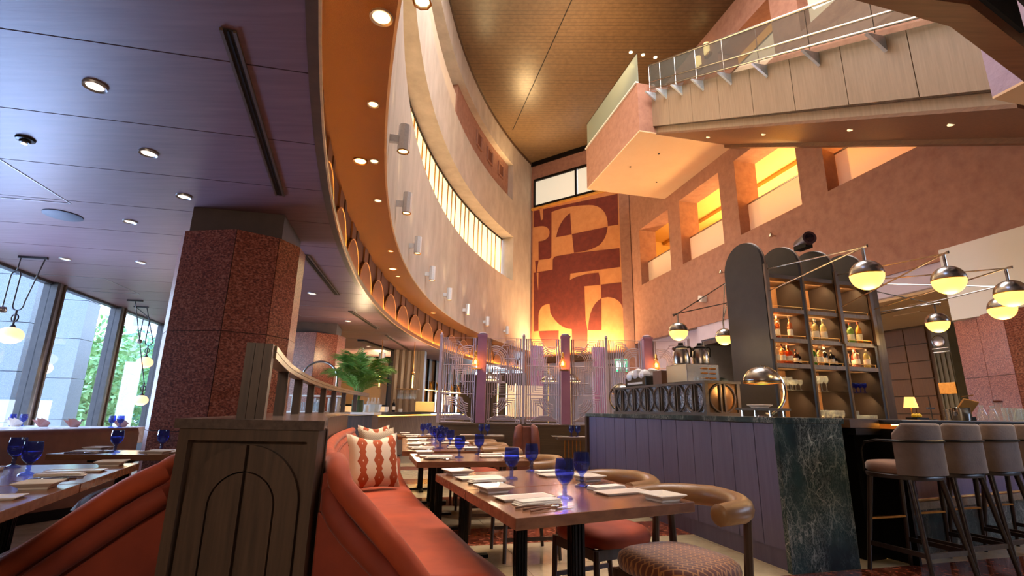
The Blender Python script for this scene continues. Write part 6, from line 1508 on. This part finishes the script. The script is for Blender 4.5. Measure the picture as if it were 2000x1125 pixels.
# ---- coffee station on the counter
cs = thing('coffee_station', 'long grey brown box with rows of ovals over hammered glass on the bar counter', 'cabinet', bar_(.3, 1.9, 1.11))
m_csw = wood('station frame wood', '4a423c', '5e554d', 'Y', .45); m_hammer = M('hammered dark glass', '6a6a6e', 'a8a8ae', 55, .2, metal=.5, bump=1.0, bscale=55, contrast=(.35, .65))
u0, u1, v0, v1, z0, z1 = .06, .46, .93, 2.86, 1.111, 1.445
m = MB(); bbox(m, u0+.03, u1-.03, v0+.03, v1-.03, z0+.01, z1-.02); m.build('core', m_hammer, cs)
def csb(a, nm='frame_rail', mt_=None): m = MB(); bbox(m, *a); m.build(nm, mt_ or m_csw, cs)
csb((u0-.01, u1+.01, v0-.01, v1+.01, z1-.025, z1), 'top_board'); csb((u0-.01, u1+.01, v0-.01, v1+.01, z0, z0+.03), 'bottom_rail')
for a in ((u0, u0+.035, v0, v0+.04), (u0, u0+.035, v1-.04, v1), (u1-.035, u1, v0, v0+.04), (u1-.035, u1, v1-.04, v1)): csb((*a, z0+.03, z1-.025), 'corner_post')
nO = 6; L = (v1-v0-.1)/nO; zc_ = (z0+z1)/2+.002; rz_ = (z1-z0)/2-.028
for k in range(nO):
    vc = v0+.05+L*(k+.5)
    m = MB(); m.tube([bar_(u0+.012, vc+L*.5*math.cos(2*PI*i/28), zc_+rz_*math.sin(2*PI*i/28)) for i in range(28)], .010, 6, closed=True); m.build('oval', m_csw, cs, smooth=True)
    for s_ in (-1, 1): csb((u0+.002, u0+.022, vc+s_*.022-.008, vc+s_*.022+.008, z0+.03, z1-.025), 'centre_bar')
uc = (u0+u1)/2
m = MB(); m.tube([bar_(uc+.145*math.cos(2*PI*i/28), v0+.012, zc_+rz_*math.sin(2*PI*i/28)) for i in range(28)], .010, 6, closed=True); m.build('oval', m_csw, cs, smooth=True)
for s_ in (-1, 1): csb((uc+s_*.024-.009, uc+s_*.024+.009, v0+.002, v0+.022, z0+.03, z1-.025), 'centre_bar')
csb((u0+.035, u1-.035, v0+.02, v0+.03, z0+.03, z1-.025), 'end_panel', M('bronze mirror', '6a5238', '8a6a48', 3, .2, metal=.6))
wm = thing('coffee_warmer', 'steel coffee warmer with louvred lit side on the coffee station', 'appliance', bar_(.28, 1.55, 1.445))
m = MB(); bbox(m, .07, .46, 1.22, 1.60, 1.447, 1.635); m.build('body', m_steel, wm, bevel=.006)
for i in range(3):
    for j in range(2):
        m = MB(); m.tube([bar_(.245+.10*j, 1.212, 1.49+.05*i), bar_(.31+.10*j, 1.212, 1.49+.05*i)], .009, 6); m.build('louvre', M('orange lit louvre', 'd88a3c', 'e09a4c', 10, .3, metal=.7) if 'orange lit louvre' not in bpy.data.materials else bpy.data.materials['orange lit louvre'], wm)  # orange light at the louvres is put into their colour
for k, (u, v) in enumerate(((.15, 1.42), (.345, 1.36))):
    t = thing('coffee_pot', ['left', 'right'][k]+' brushed steel coffee pot with black handle on the warmer', 'pot', bar_(u, v, 1.641)); c = bar_(u, v, 0)
    MB().lathe([(.08, 1.642), (.088, 1.65), (.09, 1.70), (.083, 1.77), (.066, 1.805)], 20, (c.x, c.y, 0)).build('body', m_steel, t, smooth=True)
    MB().lathe([(.066, 1.815), (.068, 1.83), (.03, 1.85), (.028, 1.875), (.0, 1.88)], 14, (c.x, c.y, 0)).build('lid', m_black, t, smooth=True)
    d = (UB*.9-VB*.45).normalized(); pbod = t.children[0]; m = MB(); m.tube([c+d*.06+Z3*1.825, c+d*.095+Z3*1.83, c+d*.108+Z3*1.80, c+d*.102+Z3*1.72], .012, 8); m.build('handle', m_black, pbod, smooth=True)
    m = MB(); m.tube([c-d*.06+Z3*1.80, c-d*.09+Z3*1.82], [.022, .014], 8); m.build('spout', m_steel, pbod, smooth=True)
bt_ = thing('wire_bin', 'dark tilted bin lined with a crumpled white bag on the coffee station', 'bin', bar_(.24, 2.35, 1.445))
m = MB(); bbox(m, .1, .42, 2.1, 2.62, 1.447, 1.56); m.build('bin', m_black, bt_, bevel=.01)
m = MB(); bbox(m, .098, .104, 2.18, 2.55, 1.47, 1.495); m.build('label_strip', m_white, bt_)
rc_ = random.Random(3); m = MB()
for q in range(9):
    c = bar_(.15+.1*(q % 3), 2.2+.15*(q//3), 1.575+.02*(q % 2)); rr2 = .075
    m.lathe([(rr2*math.sin(PI*i/7)*rc_.uniform(.75, 1.15)+1e-4, rr2*math.cos(PI*i/7)) for i in range(8)], 9, c)
m.build('crumpled_bag', M('plastic bag', 'c6c4c4', 'dedcdc', 12, .35, bump=.5), bt_)
tb = MB(); bbox(tb, .08, .2, 1.72, 1.9, 1.447, 1.6); tag(tb.build('brown_carton', M('carton', '6a4a36', '7a5640', 4, .6)), 'small brown carton between the bin and the coffee warmer', 'box')
for k in range(3): tumbler(bar_(.1+.0*k, 1.0+.06*k, 1.446), .045, .022, m_gl, ['first', 'second', 'third'][k]+' small glass cup at the front edge of the coffee station', 'small cups on the coffee station')
# arched table lamps
def arch_lamp(c, d, h, r_, lab, ls_=1.0):
    # dome shade hangs inside a half hoop standing on a base block
    c = Vector(c); d = Vector(d).normalized(); t = thing('arched_lamp', lab, 'lamp', c)
    sc_ = c + Z3*(h-.15)
    MB().lathe([(r_*math.cos(PI/2*i/9)+1e-4, r_*.92*math.sin(PI/2*i/9)) for i in range(10)], 26, sc_, cap=False).build('dome_shade', m_steel, t, smooth=True, solid=.003)
    MB().lathe([(r_*1.02, -.005), (r_*1.02, .008)], 26, sc_, cap=False).build('shade_rim', m_brass, t, smooth=True)
    MB().lathe([(.001, .02), (r_*.9, .012)], 20, sc_, cap=False).build('diffuser', emit_mat('lamp diffuser', 'ffb45a', 3) if 'lamp diffuser' not in bpy.data.materials else bpy.data.materials['lamp diffuser'], t)
    top_ = sc_+Z3*(r_*.92); R_ = (top_.z-c.z-.02)/2; ctr_ = Vector((c.x, c.y, c.z+.02+R_))
    pts = [ctr_ + d*(R_*.95*math.sin(PI*i/22)+0) + Z3*(R_*math.cos(PI*i/22)) for i in range(23)]
    m = MB(); m.tube(pts, .0135, 8); m.build('hoop', m_chrome, t, smooth=True)
    m = MB(); m.lathe([(.06, .0), (.06, .012), (.02, .02)], 18, c-d*.0); m.build('base', m_chrome, t)
    lamp('POINT', 'arched lamp glow', sc_-Z3*.05, 2.5, (1, .6, .25), None, .05)
p1 = survey_y(1494, 800, 4.75); arch_lamp((p1.x, p1.y, 1.111), (1, .05, 0), .46, .165, 'arched steel table lamp with dome shade at the front of the bar counter')
p2 = bar_(.33, 3.12, 1.111); arch_lamp(p2, (-1, .1, 0), .42, .15, 'arched steel table lamp at the far end of the bar counter')
tr = thing('marble_tray', 'small stone plinth tray with steel legs on the bar counter beside the arched lamp', 'tray', bar_(.32, .48, 1.111))
m = MB(); bbox(m, .12, .5, .36, .6, 1.165, 1.185); m.build('top', m_csw, tr)
for q in ((.16, .4), (.46, .4), (.16, .56), (.46, .56)): m = MB(); m.tube([bar_(*q, 1.111), bar_(*q, 1.165)], .012, 8); m.build('leg', m_chrome, tr)
put('dish', bar_(.28, .48, 1.1855), .3, 'square white dish on the small tray beside the arched lamp', 'dish on the bar tray')
# ---- things on the right hand counter
def rp(px, py, n_, z=1.106):
    d = ray(px, py); o = RP+RN*n_; k = (o-ORG).dot(RN)/d.dot(RN); q = ORG+d*k; return Vector((q.x, q.y, z))
q = rp(1780, 800, .25); sl = thing('shade_lamp', 'small brass table lamp with pleated cream shade on the bar', 'lamp', q)
MB().lathe([(.05, q.z), (.05, q.z+.01), (.008, q.z+.02), (.007, q.z+.14)], 12, (q.x, q.y, 0)).build('stand', m_brass, sl, smooth=40)
MB().lathe([(.062, q.z+.12), (.042, q.z+.225)], 16, (q.x, q.y, 0), cap=False).build('pleated_shade', emit_mat('pleated shade', 'ffc46a', 1.1), sl, smooth=True)
lamp('POINT', 'shade lamp glow', (q.x, q.y, q.z+.16), 1.2, (1, .65, .3), None, .03)
q = rp(1818, 800, .3); ph = thing('post_rack', 'thin steel post with cross arm standing on the bar', 'stand', q)
MB().tube([q, q+Z3*.24], .006, 6).build('post', m_chrome, ph); MB().bar(q+Z3*.12-RD*.06, q+Z3*.12+RD*.06, .02, .02).build('arm', m_steel, ph); MB().lathe([(.04, q.z), (.04, q.z+.008)], 12, (q.x, q.y, 0)).build('foot', m_steel, ph)
q = rp(1875, 800, .2); ib = thing('ice_bucket', 'polished steel ice bucket with side knobs on the bar', 'bucket', q)
MB().lathe([(.075, q.z), (.078, q.z+.01), (.085, q.z+.13), (.09, q.z+.135), (.08, q.z+.13)], 20, (q.x, q.y, 0)).build('body', m_chrome, ib, smooth=40)
for s_ in (-1, 1): m = MB(); m.tube([q+RD*s_*.083+Z3*.09, q+RD*s_*.12+Z3*.09, q+RD*s_*.12+Z3*.05], .01, 6); m.build('knob', m_chrome, ib)
q = rp(1852, 800, .35); ms = MB().lathe([(.05, q.z), (.05, q.z+.12), (.045, q.z+.12)], 14, (q.x, q.y, 0)).build('steel_mixing_cup', m_steel, smooth=40); tag(ms, 'brushed steel mixing cup left of the ice bucket', 'cup')
q = rp(1885, 790, .42); mb_ = thing('slanted_board', 'slanted golden menu board behind the ice bucket with clip light', 'board', q)
m = MB(); m.box(q+Z3*.14, (.30, .015, .22), ((RD*.97+Z3*-.1).normalized(), (RN*.8+Z3*.6).normalized(), (Z3*.8-RN*.6).normalized())); m.build('board', M('golden board', 'b07a34', 'c08a44', 5, .4), mb_)
m = MB(); m.tube([q+Z3*.27-RD*.05, q+Z3*.29+RD*.2], .008, 6); m.build('clip_light', m_brass, mb_)
m = MB(); m.box(q+Z3*.02, (.14, .1, .04), (RD, RN, Z3)); m.build('foot', m_black, mb_)
for k, (px, h, r_, l) in enumerate(((1917, .17, .05, 'clear conical carafe right of the ice bucket'), (1938, .17, .045, 'second clear conical carafe beside the jug'))):
    q = rp(px, 800, .25); m = MB().lathe([(.001, q.z), (r_, q.z+.004), (r_*1.05, q.z+.05), (r_*.5, q.z+h*.75), (r_*.35, q.z+h*.85), (r_*.5, q.z+h), (r_*.45, q.z+h), (r_*.3, q.z+h*.85)], 14, (q.x, q.y, 0), cap=False).build('carafe', m_gl, smooth=True); tag(m, l, 'carafe')
q = rp(1950, 795, .33); jg = thing('lidded_jug', 'clear tall jug with dark red lid among the bar glasses', 'jug', q)
MB().lathe([(.04, q.z), (.045, q.z+.12), (.035, q.z+.19), (.05, q.z+.22)], 14, (q.x, q.y, 0), cap=False).build('glass', m_gl, jg, smooth=True)
MB().lathe([(.05, q.z+.215), (.05, q.z+.235), (0, q.z+.24)], 14, (q.x, q.y, 0)).build('lid', M('dark red lid', '5a2418', None, 5, .4), jg)
for k in range(5): q = rp(1962+9*k, 800, .2+.06*(k % 2)); tumbler((q.x, q.y, q.z), .15, .03, m_gl, 'tall clear bar glass, %s from left in the cluster by the jug' % NT[k], 'tall glasses on the bar')
q = rp(1990, 800, .5); tm = thing('till_screen', 'white backed screen on the bar at the right edge', 'screen', q)
m = MB(); m.box(q+Z3*.08, (.26, .02, .15), (RD, (RN+Z3*.3).normalized(), (Z3-RN*.3).normalized())); m.build('casing', m_white, tm, bevel=.01); m = MB(); m.box(q+Z3*.01, (.12, .12, .02), (RD, RN, Z3)); m.build('foot', m_white, tm)
q = rp(1790, 806, .12); gp = thing('garnish_tray', 'small tray with yellow lemons and a white tool on the bar under the shade lamp', 'tray', q)
MB().box(q+Z3*.012, (.2, .1, .02), (RD, RN, Z3)).build('tray', m_black, gp)
for k in range(3): MB().lathe([(.0, -.022), (.018, -.012), (.022, 0), (.018, .012), (0, .022)], 10, q+RD*(-.05+.045*k)+Z3*.04).build('lemon', M('lemon', 'e0b820', None, 5, .5) if 'lemon' not in bpy.data.materials else bpy.data.materials['lemon'], gp, smooth=True)
# wall camera box and little spot lamps on the rose wall
wc = thing('wall_camera', 'small white camera box on the rose wall above the lone globe lamp', 'camera', rw(2.75, 4.75, -.12))
m = MB(); m.box(rw(2.75, 4.75, -.12), (.22, .2, .2), ((DW+Z3*.3).normalized(), NW, (Z3-DW*.3).normalized())); m.build('housing', m_white, wc, bevel=.02); m = MB(); m.tube([rw(2.75, 4.72, -.2), rw(2.85, 4.66, -.26)], .012, 6); m.build('lens', m_black, wc); m = MB(); m.tube([rw(2.75, 4.8, -.05), rw(2.75, 4.8, 0)], .03, 8); m.build('arm', m_white, wc)
for k, (t_, z_) in enumerate(((1.65, 5.3), (-.55, 5.72))):
    s_ = thing('wall_spot', ['small chrome wall spot beside the left edge of the tower', 'small chrome wall spot above the shelf tower'][k], 'lamp', rw(t_, z_, -.1))
    MB().lathe([(.0, 0), (.05, .01), (.06, .06), (.03, .12)], 12, rw(t_, z_, -.16), (DW, NW, Z3)).build('head', m_chrome, s_, smooth=True); m = MB(); m.tube([rw(t_, z_+.05, -.12), rw(t_, z_+.05, 0)], .02, 6); m.build('arm', m_chrome, s_)
